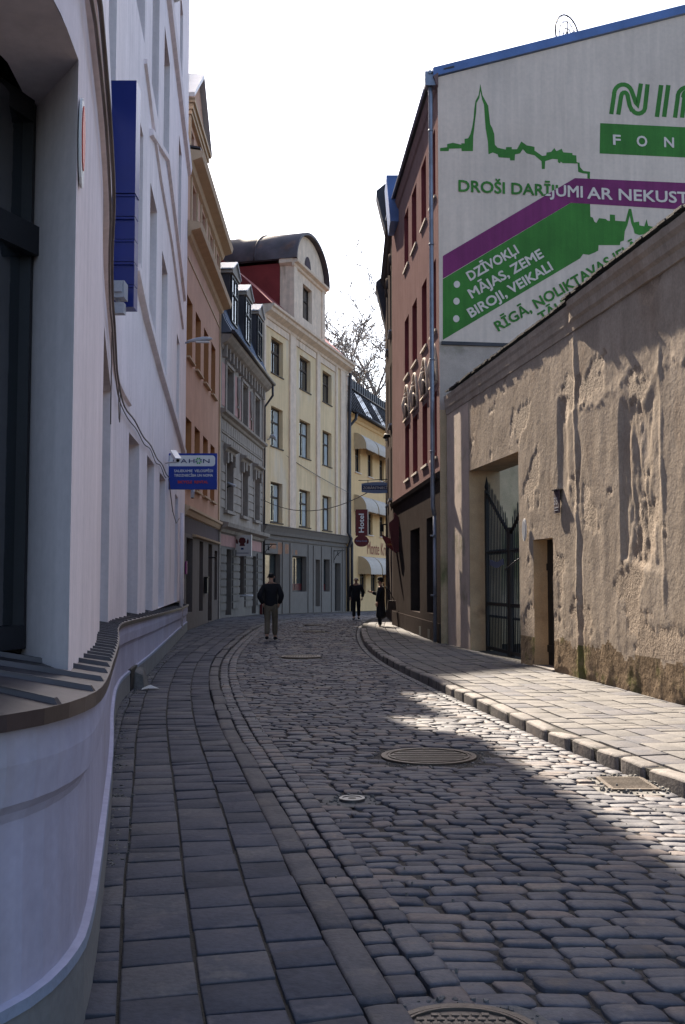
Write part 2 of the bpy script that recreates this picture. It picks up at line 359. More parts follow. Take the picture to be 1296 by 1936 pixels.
# ================================================================ GROUND
def interp(P, Y):
    for a, b in zip(P, P[1:]):
        if a[1] <= Y <= b[1] or b is P[-1]:
            t = (Y - a[1]) / (b[1] - a[1]); return a[0] + (b[0] - a[0]) * t
    return P[-1][0]
def smooth(P, n=2):
    for _ in range(n):
        Q = [P[0]]
        for a, b in zip(P, P[1:]): Q += [(a[0] * .75 + b[0] * .25, a[1] * .75 + b[1] * .25), (a[0] * .25 + b[0] * .75, a[1] * .25 + b[1] * .75)]
        P = Q + [P[-1]]
    return P
KL = smooth([(.85, .3), (.43, 2.2), (0.03, 4.1), (-.17, 5.12), (-.52, 6.99), (-.78, 8.39), (-1.03, 9.69), (-1.33, 11.29), (-2.0, 15.46), (-2.55, 20.2), (-2.78, 24.78), (-2.9, 28.59), (-3.0, 33), (-2.95, 37), (-2.3, 41.5), (-1.2, 45.5), (.3, 50), (2.5, 56), (6.5, 66), (12, 80)])
KR = smooth([(4.2, .3), (3.6, 2.5), (3.05, 5), (2.55, 7.78), (2.29, 9.19), (2.06, 10.38), (1.87, 11.84), (1.48, 14.68), (1.12, 17.51), (.84, 19.69), (.56, 24.0), (.50, 30.23), (.72, 37), (1.5, 43), (3.4, 49), (6.5, 56), (11, 66), (17, 80)])
GW = Fac(KL, 1); GRt = Fac(KR, -1)     # out = into the road
KH = .035; KHR = .10                    # kerb heights left, right
gm_ = MB(); n = 60
xs = [-400, -60, -20, -10, -6, -3, 0, 3, 6, 10, 20, 60, 400]; ys = [-300, -60, -10, 0, 10, 20, 30, 42, 60, 80, 110, 200, 500, 1500]
ii = [[gm_.v((x, y, zg(min(y, 110)) - .05)) for x in xs] for y in ys]
for a in range(len(ys) - 1):
    for b in range(len(xs) - 1): gm_.f((ii[a][b], ii[a][b + 1], ii[a + 1][b + 1], ii[a + 1][b]))
tag(gm_.build('ground', 'dirt'), kind='structure')

RNDM = lambda: random.choice((0, 0, 0, 1, 2))
def stone(mb, C, top, dome=.012, b=.14, drop=.018, depth=.05, nu=4, rnd=.25, m=0, rough=.003, tilt=(0, 0)):
    """one paving stone from four plan corners: domed top, rounded corners, skirt"""
    C = [Vector((c[0], c[1], 0)) for c in C]
    us = [0, b] + [b + (1 - 2 * b) * k / (nu - 1) for k in range(1, nu - 1)] + [1 - b, 1]
    N = len(us); sd = random.random() * 100; g = []
    for i, u in enumerate(us):
        row = []
        for j, v in enumerate(us):
            uu, vv = u, v; eu, ev = (u - .5) * 2, (v - .5) * 2
            k = rnd * .5 * (abs(eu) ** 3) * (abs(ev) ** 3)
            uu = .5 + (u - .5) * (1 - k); vv = .5 + (v - .5) * (1 - k)
            p = C[0] * (1 - uu) * (1 - vv) + C[1] * uu * (1 - vv) + C[2] * uu * vv + C[3] * (1 - uu) * vv
            z = top + zg(p.y) - dome * (max(abs(eu), abs(ev)) ** 2) * .5 - dome * .5 * (eu * eu + ev * ev) * .5 + tilt[0] * eu + tilt[1] * ev
            if i in (0, N - 1) or j in (0, N - 1): z -= drop
            z += rough * noise.noise(Vector((p.x * 14, p.y * 14, sd)))
            row.append(mb.v((p.x, p.y, z)))
        g.append(row)
    for i in range(N - 1):
        for j in range(N - 1): mb.f((g[i][j], g[i + 1][j], g[i + 1][j + 1], g[i][j + 1]), m, True)
    ring = [g[i][0] for i in range(N)] + [g[N - 1][j] for j in range(1, N)] + [g[i][N - 1] for i in range(N - 2, -1, -1)] + [g[0][j] for j in range(N - 2, 0, -1)]
    low = [mb.v((mb.V[q][0], mb.V[q][1], mb.V[q][2] - depth)) for q in ring]
    for k in range(len(ring)):
        k2 = (k + 1) % len(ring); mb.f((ring[k], low[k], low[k2], ring[k2]), m, False)

HOLES = [(.78, 9.46, .49), (.07, 7.65, .13), (-.85, 21.3, .46), (.43, 3.70, .31), (-.9, 31.5, .42), (-1.0, 36.0, .40)]
def inhole(x, y, r=.04): return any((x - a) ** 2 + (y - b) ** 2 < (c + r) ** 2 for a, b, c in HOLES) or (2.02 < x < 2.46 and 7.95 < y < 8.55)
def along(F, s, o): p = F.P(s, 0, o); return (p.x, p.y)
# cobbled roadway
cb = MB()
GUT = .16 + .30           # left kerb + two gutter rows
LEN = 60.0; tL = 1.2; row = 0
def pairpt(Y):            # left and right road edge for a row that crosses at Y
    sl_ = interp_s(GW, Y); sr_ = interp_s(GRt, Y)
    a = GW.P(sl_, 0, GUT); b = GRt.P(sr_, 0, .14); return Vector((a.x, a.y)), Vector((b.x, b.y))
def interp_s(F, Y):
    for i in range(len(F.p) - 1):
        if F.p[i].y <= Y <= F.p[i + 1].y or i == len(F.p) - 2:
            return F.c[i] + (Y - F.p[i].y) / (F.p[i + 1].y - F.p[i].y) * (F.c[i + 1] - F.c[i])
Y = 1.6
while Y < 62:
    far = Y > 26; ph = random.uniform(.105, .145) * (1 if Y < 42 else 1.6)
    A0, B0 = pairpt(Y); A1, B1 = pairpt(Y + ph); W = (B0 - A0).length
    def rp(t, k, Y=Y):
        P = (A0 * (1 - t) + B0 * t) if k == 0 else (A1 * (1 - t) + B1 * t)
        yy = Y if k == 0 else Y + ph
        q = .035 * noise.noise(Vector((P.x * 1.4, yy * 1.1, 3))) + .012 * noise.noise(Vector((P.x * 6, yy * 5, 8)))
        return Vector((P.x, P.y + q + .03 * math.sin(t * 3.1)))
    t = -random.random() * .02
    while t < .995:
        wd = random.choice([.14, .17, .20, .22, .24, .27, .31]) * random.uniform(.92, 1.08) * (1 if Y < 42 else 1.4)
        t2 = min(1.0, t + wd / W)
        if (1 - t2) * W < .08: t2 = 1.0
        g = .003 + .005 * random.random(); gt = g / W; gv = g / ph * 1.0
        c0 = rp(t + gt, 0); c1 = rp(t2 - gt, 0); c2 = rp(t2 - gt, 1); c3 = rp(t + gt, 1)
        v = (c3 - c0); c0, c3 = c0 + v * gv * random.uniform(.6, 1.6), c3 - v * gv * random.uniform(.6, 1.6)
        v = (c2 - c1); c1, c2 = c1 + v * gv * random.uniform(.6, 1.6), c2 - v * gv * random.uniform(.6, 1.6)
        sk = random.uniform(-.012, .012); c2 = c2 + Vector((sk, 0)); c3 = c3 + Vector((sk, 0))
        cx = (c0 + c1 + c2 + c3) / 4
        if not inhole(cx.x, cx.y, .05):
            camber = .03 * (1 - (2 * (t + t2) / 2 - 1) ** 2) - .02
            z = camber + random.uniform(-.006, .006) + .012 * noise.noise(Vector((cx.x * .7, cx.y * .7, 0)))
            stone(cb, [c0, c1, c2, c3], z, dome=random.uniform(.002, .006), b=.09, drop=.007, nu=(4 if Y < 14 else 3), rnd=.20, tilt=(random.uniform(-.004, .004), random.uniform(-.003, .003)), rough=.004, m=RNDM())
        t = t2
    Y += ph
jb_ = MB(); Yq = 1.0; prev = None
while Yq < 62:
    a_, b_ = pairpt(Yq); rw = []
    for k in range(9):
        t_ = k / 8; p_ = a_ * (1 - t_) + b_ * t_; rw.append(jb_.v((p_.x, Yq, zg(Yq) + .03 * (1 - (2 * t_ - 1) ** 2) - .02 - .017)))
    if prev:
        for k in range(8): jb_.f((prev[k], prev[k + 1], rw[k + 1], rw[k]))
    prev = rw; Yq += .5
tag(jb_.build('joint_filling', 'joint'), kind='structure')
tag(cb.build('cobbled_road', ['cobble', 'cobble2', 'cobble3']), kind='structure')
# gutter setts
gu = MB()
for k in (0, 1):
    s = .5
    while s < GW.L - 2:
        ln = random.uniform(.13, .24); o0 = .17 + .148 * k; jj = random.uniform(-.008, .008)
        C = [along(GW, s + .005, o0 + jj), along(GW, s + .005, o0 + .14 + jj), along(GW, s + ln - .005, o0 + .14 + jj), along(GW, s + ln - .005, o0 + jj)]
        cx = sum(c[0] for c in C) / 4; cy = sum(c[1] for c in C) / 4
        if not inhole(cx, cy): stone(gu, C, -.004 + random.uniform(-.005, .004), dome=.003, drop=.006, nu=3, rnd=.2, rough=.004, m=RNDM())
        s += ln
s = .5
while s < GRt.L - 2:
    ln = random.uniform(.14, .22)
    C = [along(GRt, s + .005, .01), along(GRt, s + .005, .135), along(GRt, s + ln - .005, .135), along(GRt, s + ln - .005, .01)]
    cx = sum(c[0] for c in C) / 4; cy = sum(c[1] for c in C) / 4
    if not inhole(cx, cy): stone(gu, C, -.012 + random.uniform(-.004, .004), dome=.008, drop=.01, nu=3, rnd=.4)
    s += ln
tag(gu.build('gutter_setts', ['cobble', 'cobble2', 'cobble3']), kind='structure')
# kerbs
kb = MB(); s = .3
while s < GW.L - 2:
    ln = random.uniform(.5, 1.0); j = random.uniform(-.012, .012)
    C = [along(GW, s + .006, .0 + j), along(GW, s + .006, .155 + j), along(GW, s + ln - .006, .155 + j), along(GW, s + ln - .006, .0 + j)]
    stone(kb, C, KH + random.uniform(-.012, .006), dome=.004, b=.08, drop=.012, nu=4, rnd=.1, depth=.1); s += ln
tag(kb.build('kerb_left', 'kerbl'), kind='structure')
kb = MB(); s = .3
while s < GRt.L - 2:
    ln = random.uniform(.48, .85) ; j = random.uniform(-.02, .015); tl = random.uniform(-.012, .012)
    top = KHR if s < 31 else max(.03, KHR - (s - 31) * .04)
    C = [along(GRt, s + ln - .012, j * .5), along(GRt, s + ln - .012, -.17 + j), along(GRt, s + .012, -.17 + j), along(GRt, s + .012, j)]
    stone(kb, C, top + random.uniform(-.012, .012), dome=.012, b=.12, drop=.018, nu=5, rnd=.25, depth=.14, tilt=(0, tl), rough=.006); s += ln
tag(kb.build('kerb_right', 'kerb'), kind='structure')

# facades plan lines
BASE = [(-5.5, 1.3), (-2.4, 2.35), (-1.5, 2.72), (-1.12, 3.0), (-.98, 3.25), (-.94, 3.55), (-.96, 3.9), (-1.23, 5.28), (-1.75, 7.84), (-2.3, 10.3), (-2.82, 12.9), (-3.01, 14.6), (-3.29, 17.71), (-4.03, 24.58), (-4.72, 31.3)]; BASE = smooth(BASE, 2)
UPP = [(-5.5, 1.45), (-2.5, 2.5), (-1.65, 2.85), (-1.27, 3.12), (-1.1, 3.38), (-1.06, 3.7), (-1.09, 4.13), (-1.49, 6.31), (-1.9, 8), (-2.35, 10.2), (-2.74, 12.1), (-2.98, 13.4), (-3.15, 14.8), (-3.41, 17.7), (-4.12, 24.6), (-4.8, 31.3)]; UA = smooth(UPP[:7], 2); UPP = UA + smooth(UPP[6:], 2)[1:]
FB = Fac(BASE, 1); FU = Fac(UPP, 1)
FO = Fac([(-4.83, 31.4), (-4.92, 40.9)], 1); FG = Fac([(-4.92, 40.9), (-4.05, 51.8)], 1)
FY = Fac([(-4.05, 51.8), (.24, 66.8)], 1); FH = Fac([(.3, 67.0), (3.9, 79.2)], 1)
FR = Fac([(2.3, 24.2), (1.68, 34.4)], -1); FE = Fac([(1.70, 34.4), (1.76, 42.0)], -1); FBil = Fac([(2.3, 24.2), (12.2, 25.55)], 1)
FW = Fac([(5.53, 1.99), (2.45, 24.0)], -1)

# pavements : rows of slabs
def innerwall_left(Y):
    return interp([(-1.12, .2), (-1.12, 3.0)] + [q for q in BASE if q[1] > 3.3] + [(-4.85, 36), (-4.95, 41), (-4.05, 51.8), (.24, 66.8), (4.2, 80)], Y)
def innerwall_right(Y):
    return interp([(5.8, .2), (5.53, 1.99), (2.5, 24.0), (2.3, 24.2), (1.72, 34.4), (1.8, 42.), (5, 48), (9.5, 57), (16, 70)], Y)
def slabrows(mb, F, o_edges, ls, height, wallf, sign, tilt=.004):
    for k in range(len(o_edges) - 1):
        s = random.random() * .3 + .3
        while s < F.L - 2:
            ln = ls * random.uniform(.93, 1.08)
            if F.P(s, 0).y > 44: ln *= 1.5
            a, b = -o_edges[k], -o_edges[k + 1]; g = random.uniform(.002, .008)
            q = [F.P(s, 0, a), F.P(s, 0, b)]; xw = wallf(q[1].y)
            if (q[0].x - wallf(q[0].y)) * sign < .02: s += ln; continue
            js = random.uniform(-.005, .005); e = lambda ss: .010 * noise.noise(Vector((ss * .8, 3.3, sign))) + js * .5
            if (q[1].x - xw) * sign < .0: b = a - max(.06, (q[0].x - xw) * sign - .015)
            C = [along(F, s + g, a - g + e(s)), along(F, s + g, b + g + e(s)), along(F, s + ln - g, b + g + e(s + ln)), along(F, s + ln - g, a - g + e(s + ln))]
            if sign < 0: C = C[::-1]
            if random.random() < .17:   # cracked slab : two pieces
                t = random.uniform(.3, .7); t2 = t + random.uniform(-.15, .15)
                lerp = lambda p, q, t: (p[0] + (q[0] - p[0]) * t, p[1] + (q[1] - p[1]) * t)
                p1, p2 = lerp(C[0], C[3], t), lerp(C[1], C[2], t2); p3, p4 = lerp(C[0], C[3], t + .015), lerp(C[1], C[2], t2 + .015)
                for CC in ([C[0], C[1], p2, p1], [p3, p4, C[2], C[3]]):
                    stone(mb, CC, height + random.uniform(-.007, .003), dome=.001, b=.03, drop=.004, nu=2, rnd=.02, rough=.003, m=RNDM(), tilt=(random.uniform(-tilt, tilt), random.uniform(-tilt, tilt)))
            else:
                stone(mb, C, height + random.uniform(-.004, .004), dome=.001, b=.03, drop=.004, nu=2, rnd=.04, rough=.003, m=RNDM(), tilt=(random.uniform(-tilt, tilt), random.uniform(-tilt, tilt)))
            s += ln
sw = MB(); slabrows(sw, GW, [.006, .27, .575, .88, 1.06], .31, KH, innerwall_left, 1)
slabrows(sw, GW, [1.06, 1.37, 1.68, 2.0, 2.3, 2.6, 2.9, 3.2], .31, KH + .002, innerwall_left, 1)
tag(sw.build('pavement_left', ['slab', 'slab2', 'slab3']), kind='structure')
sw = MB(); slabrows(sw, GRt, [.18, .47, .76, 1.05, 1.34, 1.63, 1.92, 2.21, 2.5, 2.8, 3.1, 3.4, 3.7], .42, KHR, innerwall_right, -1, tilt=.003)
tag(sw.build('pavement_right', ['pav_sunlit', 'slab3', 'pav_sunlit']), kind='structure')
# joint bed below the slabs of the raised pavement
bed = MB()
for F, h, off in ((GW, KH - .016, 1), (GRt, KHR - .02, 1)):
    st = [F.L * k / 90 for k in range(91)]
    bed.sweep(F, st, lambda q: [(-.02, zg(F.P(q, 0).y) + h - .1, 0), (-.02, zg(F.P(q, 0).y) + h, 0), (-4.2, zg(F.P(q, 0).y) + h, 0), (-4.2, zg(F.P(q, 0).y) + h - .1, 0)])
tag(bed.build('pavement_bed', 'dirt'), kind='structure')

# manholes, valve cover, drain grate
def manhole(x, y, r, z, label, group, rings=(1, .93, .86), pat='grid', n=48):
    root = empty('manhole_cover', (x, y, z), label, 'manhole cover', group)
    mb = MB()
    def ring(r0, r1, z0, z1):
        P = lambda rr, a, zz: (x + rr * math.cos(a), y + rr * math.sin(a), z + zz)
        for k in range(n):
            a, b = 2 * math.pi * k / n, 2 * math.pi * (k + 1) / n
            mb.quad(P(r0, a, z1), P(r0, b, z1), P(r1, b, z1), P(r1, a, z1)); mb.quad(P(r0, a, z0), P(r0, b, z0), P(r0, b, z1), P(r0, a, z1)); mb.quad(P(r1, a, z0), P(r1, b, z0), P(r1, b, z1), P(r1, a, z1))
    ring(r, r * .90, -.05, .006); ring(r * .86, r * .82, -.02, .010)
    mb.build('frame_ring', 'castiron', root)
    mb = MB(); c = mb.v((x, y, z)); rr = [mb.v((x + r * .9 * math.cos(2 * math.pi * k / n), y + r * .9 * math.sin(2 * math.pi * k / n), z)) for k in range(n)]
    for k in range(n): mb.f((c, rr[k], rr[(k + 1) % n]))
    step = r * .13; R_ = r * .78; k = -6
    for i in range(-6, 7):
        for j in range(-6, 7):
            cx, cy = i * step, j * step
            if pat == 'brick': cx += (j % 2) * step * .5
            if math.hypot(cx, cy) < R_ and (pat != 'lines' or j % 2 == 0):
                hx, hy = (step * .36, step * .30) if pat != 'lines' else (step * .5, step * .3)
                mb.box((x + cx - hx, y + cy - hy, z), (x + cx + hx, y + cy + hy, z + .007))
    mb.build('lid', 'castiron', root); return root
GMAN = 'round cast iron covers in the cobbles'
manhole(.78, 9.46, .43, .004, 'large round iron cover in the cobbles at the edge of the sunlight', GMAN, pat='lines')
manhole(.43, 3.70, .285, .006, 'rusty waffle pattern iron cover nearest the camera at the bottom edge', GMAN, pat='brick')
manhole(-.85, 21.3, .41, .02, 'round iron cover in the road ahead of the walking man in khaki trousers', GMAN)
manhole(-.9, 31.5, .36, .02, 'far iron cover in the road beyond the walking man, nearer of the last two', GMAN)
manhole(-1.0, 36.0, .34, .02, 'farthest iron cover in the road, in front of the yellow house', GMAN)
root = empty('valve_cover', (.07, 7.65, 0), 'small round grey steel valve cover with a dark centre set in the cobbles', 'valve cover')
mb = MB(); n = 24
for r0, r1, z0, z1 in ((.095, .07, .0, .009), (.07, .03, .002, .004)):
    for k in range(n):
        a, b = 2 * math.pi * k / n, 2 * math.pi * (k + 1) / n; P = lambda rr, a, zz: (.07 + rr * math.cos(a), 7.65 + rr * math.sin(a), zz)
        mb.quad(P(r0, a, z1), P(r0, b, z1), P(r1, b, z1), P(r1, a, z1)); mb.quad(P(r0, a, -.02), P(r0, b, -.02), P(r0, b, z1), P(r0, a, z1))
mb.build('ring', 'steel', root)
mb = MB(); mb.tube([(.07, 7.65, -.03), (.07, 7.65, .002)], .03, 12); mb.build('cap', 'iron', root)
root = empty('drain_grate', (2.24, 8.25, 0), 'slotted metal drain grate in the sunlit gutter by the right kerb', 'drain grate')
mb = MB(); gx, gy, gw, gl = 2.24, 8.25, .19, .25
mb.box((gx - gw, gy - gl, -.03), (gx - gw + .035, gy + gl, .0)); mb.box((gx + gw - .035, gy - gl, -.03), (gx + gw, gy + gl, .0))
mb.box((gx - gw + .035, gy - gl, -.03), (gx + gw - .035, gy - gl + .035, 0)); mb.box((gx - gw + .035, gy + gl - .035, -.03), (gx + gw - .035, gy + gl, 0))
mb.build('frame', 'castiron', root)
mb = MB()
for k in range(9):
    yy = gy - gl + .055 + k * .048; mb.box((gx - gw + .035, yy, -.03), (gx + gw - .035, yy + .02, -.003))
mb.build('bars', 'castiron', root)
# small rubble around covers and along the left wall foot
mb = MB()
def pebble(mb, x, y, z, r):
    k = [mb.v((x + r * math.cos(a) * random.uniform(.7, 1.2), y + r * math.sin(a) * random.uniform(.7, 1.2), z - .01)) for a in [i * 1.2566 for i in range(5)]]
    t = [mb.v((x + r * .6 * math.cos(a + .3) * random.uniform(.6, 1.2), y + r * .6 * math.sin(a + .3), z + r * random.uniform(.4, .8))) for a in [i * 1.2566 for i in range(5)]]
    for i in range(5): mb.f((k[i], k[(i + 1) % 5], t[(i + 1) % 5], t[i]))
    mb.f(t)
for _ in range(1500):
    q = random.uniform(3.5, 26) + 4; p = FB.P(q, 0, abs(random.gauss(0, .07)) + .03); pebble(mb, p.x, p.y, KH - .008 if p.x > 0 else KH - .012, random.uniform(.006, .026))
for _ in range(700):
    x = random.uniform(-2.2, 4); y = random.uniform(2.5, 16); pebble(mb, x, y, .004, random.uniform(.004, .010))
for (hx, hy, hr) in HOLES:
    for _ in range(int(260 * hr)):
        a = random.random() * 6.283; rr = hr + random.uniform(-.02, .07); pebble(mb, hx + rr * math.cos(a), hy + rr * math.sin(a), -.015, random.uniform(.008, .028))
for _ in range(160):
    x = random.uniform(1.98, 2.5); y = random.uniform(7.9, 8.6)
    if not (2.05 < x < 2.43 and 8.0 < y < 8.5): pebble(mb, x, y, -.012, random.uniform(.01, .03))
tag(mb.build('gravel', 'rubble'), 'loose grit and small stones along the wall foot and round the iron covers', 'gravel', kind='stuff')
# grout disks around covers
mb = MB()
for (hx, hy, hr) in HOLES:
    c = mb.v((hx, hy, -.012)); rr = [mb.v((hx + (hr + .09) * math.cos(k * .2618), hy + (hr + .09) * math.sin(k * .2618), -.014)) for k in range(24)]
    for k in range(24): mb.f((c, rr[k], rr[(k + 1) % 24]))
mb.quad((1.95, 7.85, -.016), (2.5, 7.85, -.016), (2.5, 8.65, -.016), (1.95, 8.65, -.016))
tag(mb.build('cover_bedding', 'rubble'), kind='structure')
mb = MB(); bx, by = -3.0, 15.15
mb.hexa([(bx - .10, by - .25, .02), (bx + .16, by - .22, .02), (bx + .15, by + .22, .02), (bx - .12, by + .24, .02), (bx - .02, by - .15, .27), (bx + .11, by - .12, .22), (bx + .08, by + .16, .30), (bx - .07, by + .15, .31)])
tag(mb.build('stone_block', 'rubble'), 'rough grey stone block standing by the cellar opening of the white house', 'stone block')
mb = MB(); p = Vector((-2.72, 14.72, .04)); k = []
for i in range(7):
    a = i * .9; k.append(mb.v(p + Vector((.13 * math.cos(a), .08 * math.sin(a), random.uniform(0, .03)))))
c = mb.v(p + Vector((0, 0, .07)))
for i in range(7): mb.f((k[i], k[(i + 1) % 7], c), 0, False)
mb.f(k[::-1])
tag(mb.build('crumpled_paper', 'litter'), 'crumpled white scrap lying beside the stone block', 'litter')

# ================================================================ OLD PLASTER WALL ON THE RIGHT
wallroot = empty('plaster_wall', (4.0, 13, 0), 'old beige plaster wall with gateway, peeling surface and tiled coping, lit by the sun', 'wall')
S0 = 10.31
SG0, SG1 = FW.at(983, 1100)[0], FW.at(889, 1100)[0]; ZG = 3.92
SD0, SD1 = FW.at(1047, 1150)[0], FW.at(1010, 1150)[0]; ZD = 2.28
SN0, SN1 = FW.at(1268, 900)[0], FW.at(1174, 900)[0]
SC = FW.at(1090, 900)[0]; SP = FW.at(1062, 950)[0]; SV = FW.at(1252, 900)[0]
def nz(x, y, z=0): return noise.noise(Vector((x, y, z)))
def sstep(a, b, x):
    t = min(1, max(0, (x - a) / (b - a))); return t * t * (3 - 2 * t)
def flake(s, z):
    return sstep(.10, .15, nz(s * .9, z * 1.0, 71) + .35 * nz(s * 3.3, z * 3.0, 72) + .18 * nz(s * 10, z * 9, 73) - .05 * z - .0 + (.12 if z < 1.2 else 0))
def wdisp(s, z):
    am = 1.0 if s < SG1 - .1 else .35
    amp = (.9 + 1.3 * sstep(1.3, .2, z) + .9 * sstep(.5, -.5, abs(z - 4.35)) * sstep(SC + .6, SC - .5, s)) * am
    wv = .25 * nz(z * 1.3, 5.5) + .1 * nz(z * 4, 9)
    o = .48 * amp * (.007 * nz(s * 2.2 + wv, z * 1.5) + .006 * nz(s * 6 + wv, z * 4.2, 4) + .0045 * nz(s * 14, z * 8, 9) + .003 * nz(s * 34, z * 20, 2))
    rg = 1 - abs(nz(s * 1.7 + wv, z * .55, 12)) * 2.4
    o += .006 * max(0, rg) * am * sstep(SD0 + .2, SD0 - 1, s)
    o -= .008 * flake(s, z) * am
    # long vertical seam
    c = SC + .07 * nz(z * 1.1, 2) + .04 * nz(z * 3.3, 7) + .015 * nz(z * 11, 3)
    sw_ = .045 + .03 * nz(z * 1.7, 21)
    o += (.020 + .014 * nz(z * 2.3, 51)) * math.exp(-((s - c) / max(.02, sw_)) ** 2) - .022 * math.exp(-((s - c + .15 + .05 * nz(z * 2, 8)) / .06) ** 2) * sstep(.0, .45, nz(z * .9, 33) + .15)
    # shallow sunken panel with crumbling inner surface
    e1 = SN1 + .012 * nz(z * 6, 4); top = 3.95 + .25 * nz(s * 3, 1); bot = 1.86 + .05 * nz(s * 5, 2) - .16 * (SN1 - s)
    pan = sstep(e1 + .015, e1 - .02, s) * sstep(SN0 + .05, SN0 + .8, s) * sstep(top + .12, top - .12, z) * sstep(bot - .04, bot + .10, z)
    tb = abs(nz(s * 3.2 + wv, z * .8, 5)) + .5 * abs(nz(s * 7, z * 2.2, 15)) + .25 * abs(nz(s * 15, z * 5, 25))
    o -= .042 * pan * (1.15 - 1.1 * tb)
    # vertical rib right of the panel
    c = SV + .03 * nz(z * 1.4, 5) + .012 * nz(z * 7, 5); o += (.014 + .016 * nz(z * 1.9, 61)) * math.exp(-((s - c) / .035) ** 2) * sstep(.9, 1.6, z) * sstep(5, 4.2, z)
    # step of thicker plaster above the plaque, arched at its top
    e = SP + .12 + .05 * nz(z * 2.2, 6); ar = sstep(4.55, 4.35, z) * sstep(2.7, 3.1, z)
    o -= .028 * sstep(e + .02, e - .03, s) * sstep(e - .5, e - .28, s) * ar
    # eroded edges at the foot
    if z < .5 and s < SD0: o -= .03 * sstep(.45, 0, z) * max(0, nz(s * 2.5, z * 5, 6)) * 2.2
    # rough band of broken plaster
    bz = 4.25 + .22 * nz(s * .8, 3) + .12 * (S0 + 3 - s) * 0
    if s < SC + .3: o += .020 * math.exp(-((z - bz - .1 * nz(s * 4, 9)) / .07) ** 2) * max(0, .2 + nz(s * 9, z * 9, 2) + .5 * nz(s * 20, z * 20, 3)) * sstep(S0 - .4, S0 + .3, s + 1)
    return o
mb = MB()
ops = [(SG0, SG1, -.05, ZG, .68), (SD0, SD1, .1, ZD, .27)]
wm = lambda s, z: 4 if (s < SG1 and z > .6 and flake(s, z) > .5) else 1 if z < (.62 + .22 * nz(s * 1.6, 1) + .1 * nz(s * 7, 5)) and s < SG1 else (3 if s > SG1 + .05 else 0)
wall(mb, FW, 9.4, 22.25, -.05, 5.45, ops, m=0, mr=2, step=.036, zstep=.036, disp=wdisp, mfun=wm)
wall(mb, FW, -1.5, 9.4, -.05, 5.45, [], m=0, step=.25, zstep=.25, disp=wdisp, mfun=wm)
mb.quad(FW.P(-1.5, -.05, -.68), FW.P(SD0, -.05, -.68), FW.P(SD0, 5.9, -.68), FW.P(-1.5, 5.9, -.68))
mb.quad(FW.P(SD1, -.05, -.68), FW.P(SG0, -.05, -.68), FW.P(SG0, 5.9, -.68), FW.P(SD1, 5.9, -.68))
mb.quad(FW.P(SG1, -.05, -.68), FW.P(22.25, -.05, -.68), FW.P(22.25, 5.9, -.68), FW.P(SG1, 5.9, -.68))
mb.quad(FW.P(SD0, ZD, -.68), FW.P(SD1, ZD, -.68), FW.P(SD1, 5.9, -.68), FW.P(SD0, 5.9, -.68))
mb.quad(FW.P(SG0, ZG, -.68), FW.P(SG1, ZG, -.68), FW.P(SG1, 5.9, -.68), FW.P(SG0, 5.9, -.68))
mb.build('wall_face', ['oldwall', 'oldbase', 'jamb', 'gablelow', 'oldcoat'], wallroot)
kc = lambda q: .065 + .10 * sstep(SC + .15, SC - .15, q)
cm = MB(); st = [-1.5 + k * .12 for k in range(int(23.75 / .12) + 1)] + [22.25]
cm.sweep(FW, st, lambda q: [(-.02, 5.44, 0), (kc(q) * .25 + .006 * nz(q * 3, 1), 5.44 + .015 * nz(q * 2, 3), 0), (kc(q) * .35 + .008 * nz(q * 3, 1), 5.56, 0), (kc(q) * .6, 5.60 + .01 * nz(q * 3, 5), 0), (kc(q) * .68 + .008 * nz(q * 4, 8), 5.72, 0), (kc(q) * .95, 5.78 + .01 * nz(q * 3, 4), 0), (kc(q) + .010 * nz(q * 5, 2), 5.88, 0), (-.68, 5.93, 0)])
cm.build('cornice', 'oldwall', wallroot)
tl = MB(); q = -1.5
while q < 22.0:
    wd = random.uniform(.19, .23); z = 5.925 + random.uniform(-.006, .012) + .02 * nz(q * .7, 4); o = kc(q) + .03 + random.uniform(-.012, .012) + (.04 if random.random() < .06 else 0); up = random.uniform(0, .008)
    tl.hexa([FW.P(q, z, o), FW.P(q + wd - .01, z + up * .5, o), FW.P(q + wd - .01, z + .25, -.75), FW.P(q, z + .25, -.75), FW.P(q, z + .03, o), FW.P(q + wd - .01, z + .035 + up, o), FW.P(q + wd - .01, z + .29, -.75), FW.P(q, z + .28, -.75)])
    q += wd
tl.build('coping_tiles', 'tile', wallroot)
# inner side door (recessed planks)
dr = MB(); n = 6
for k in range(n):
    a = SD0 + (SD1 - SD0) * k / n; b = SD0 + (SD1 - SD0) * (k + 1) / n
    dr.fbox(FW, a + .004, b - .004, .1, ZD, -.28, -.25)
dr.fbox(FW, SD0, SD1, .35, .47, -.249, -.23); dr.fbox(FW, SD0, SD1, 1.75, 1.87, -.249, -.23)
dobj = dr.build('door', 'iron', wallroot)
hd = MB(); hd.tube([FW.P(SD0 + .12, 1.0, -.25), FW.P(SD0 + .12, 1.0, -.20), FW.P(SD0 + .22, 1.0, -.20)], .012, 6); hd.build('handle', 'steel', dobj)
st_ = MB(); st_.fbox(FW, SD0 - .02, SD1 + .02, .04, .13, -.27, .04); st_.build('doorstep', 'kerb', wallroot)

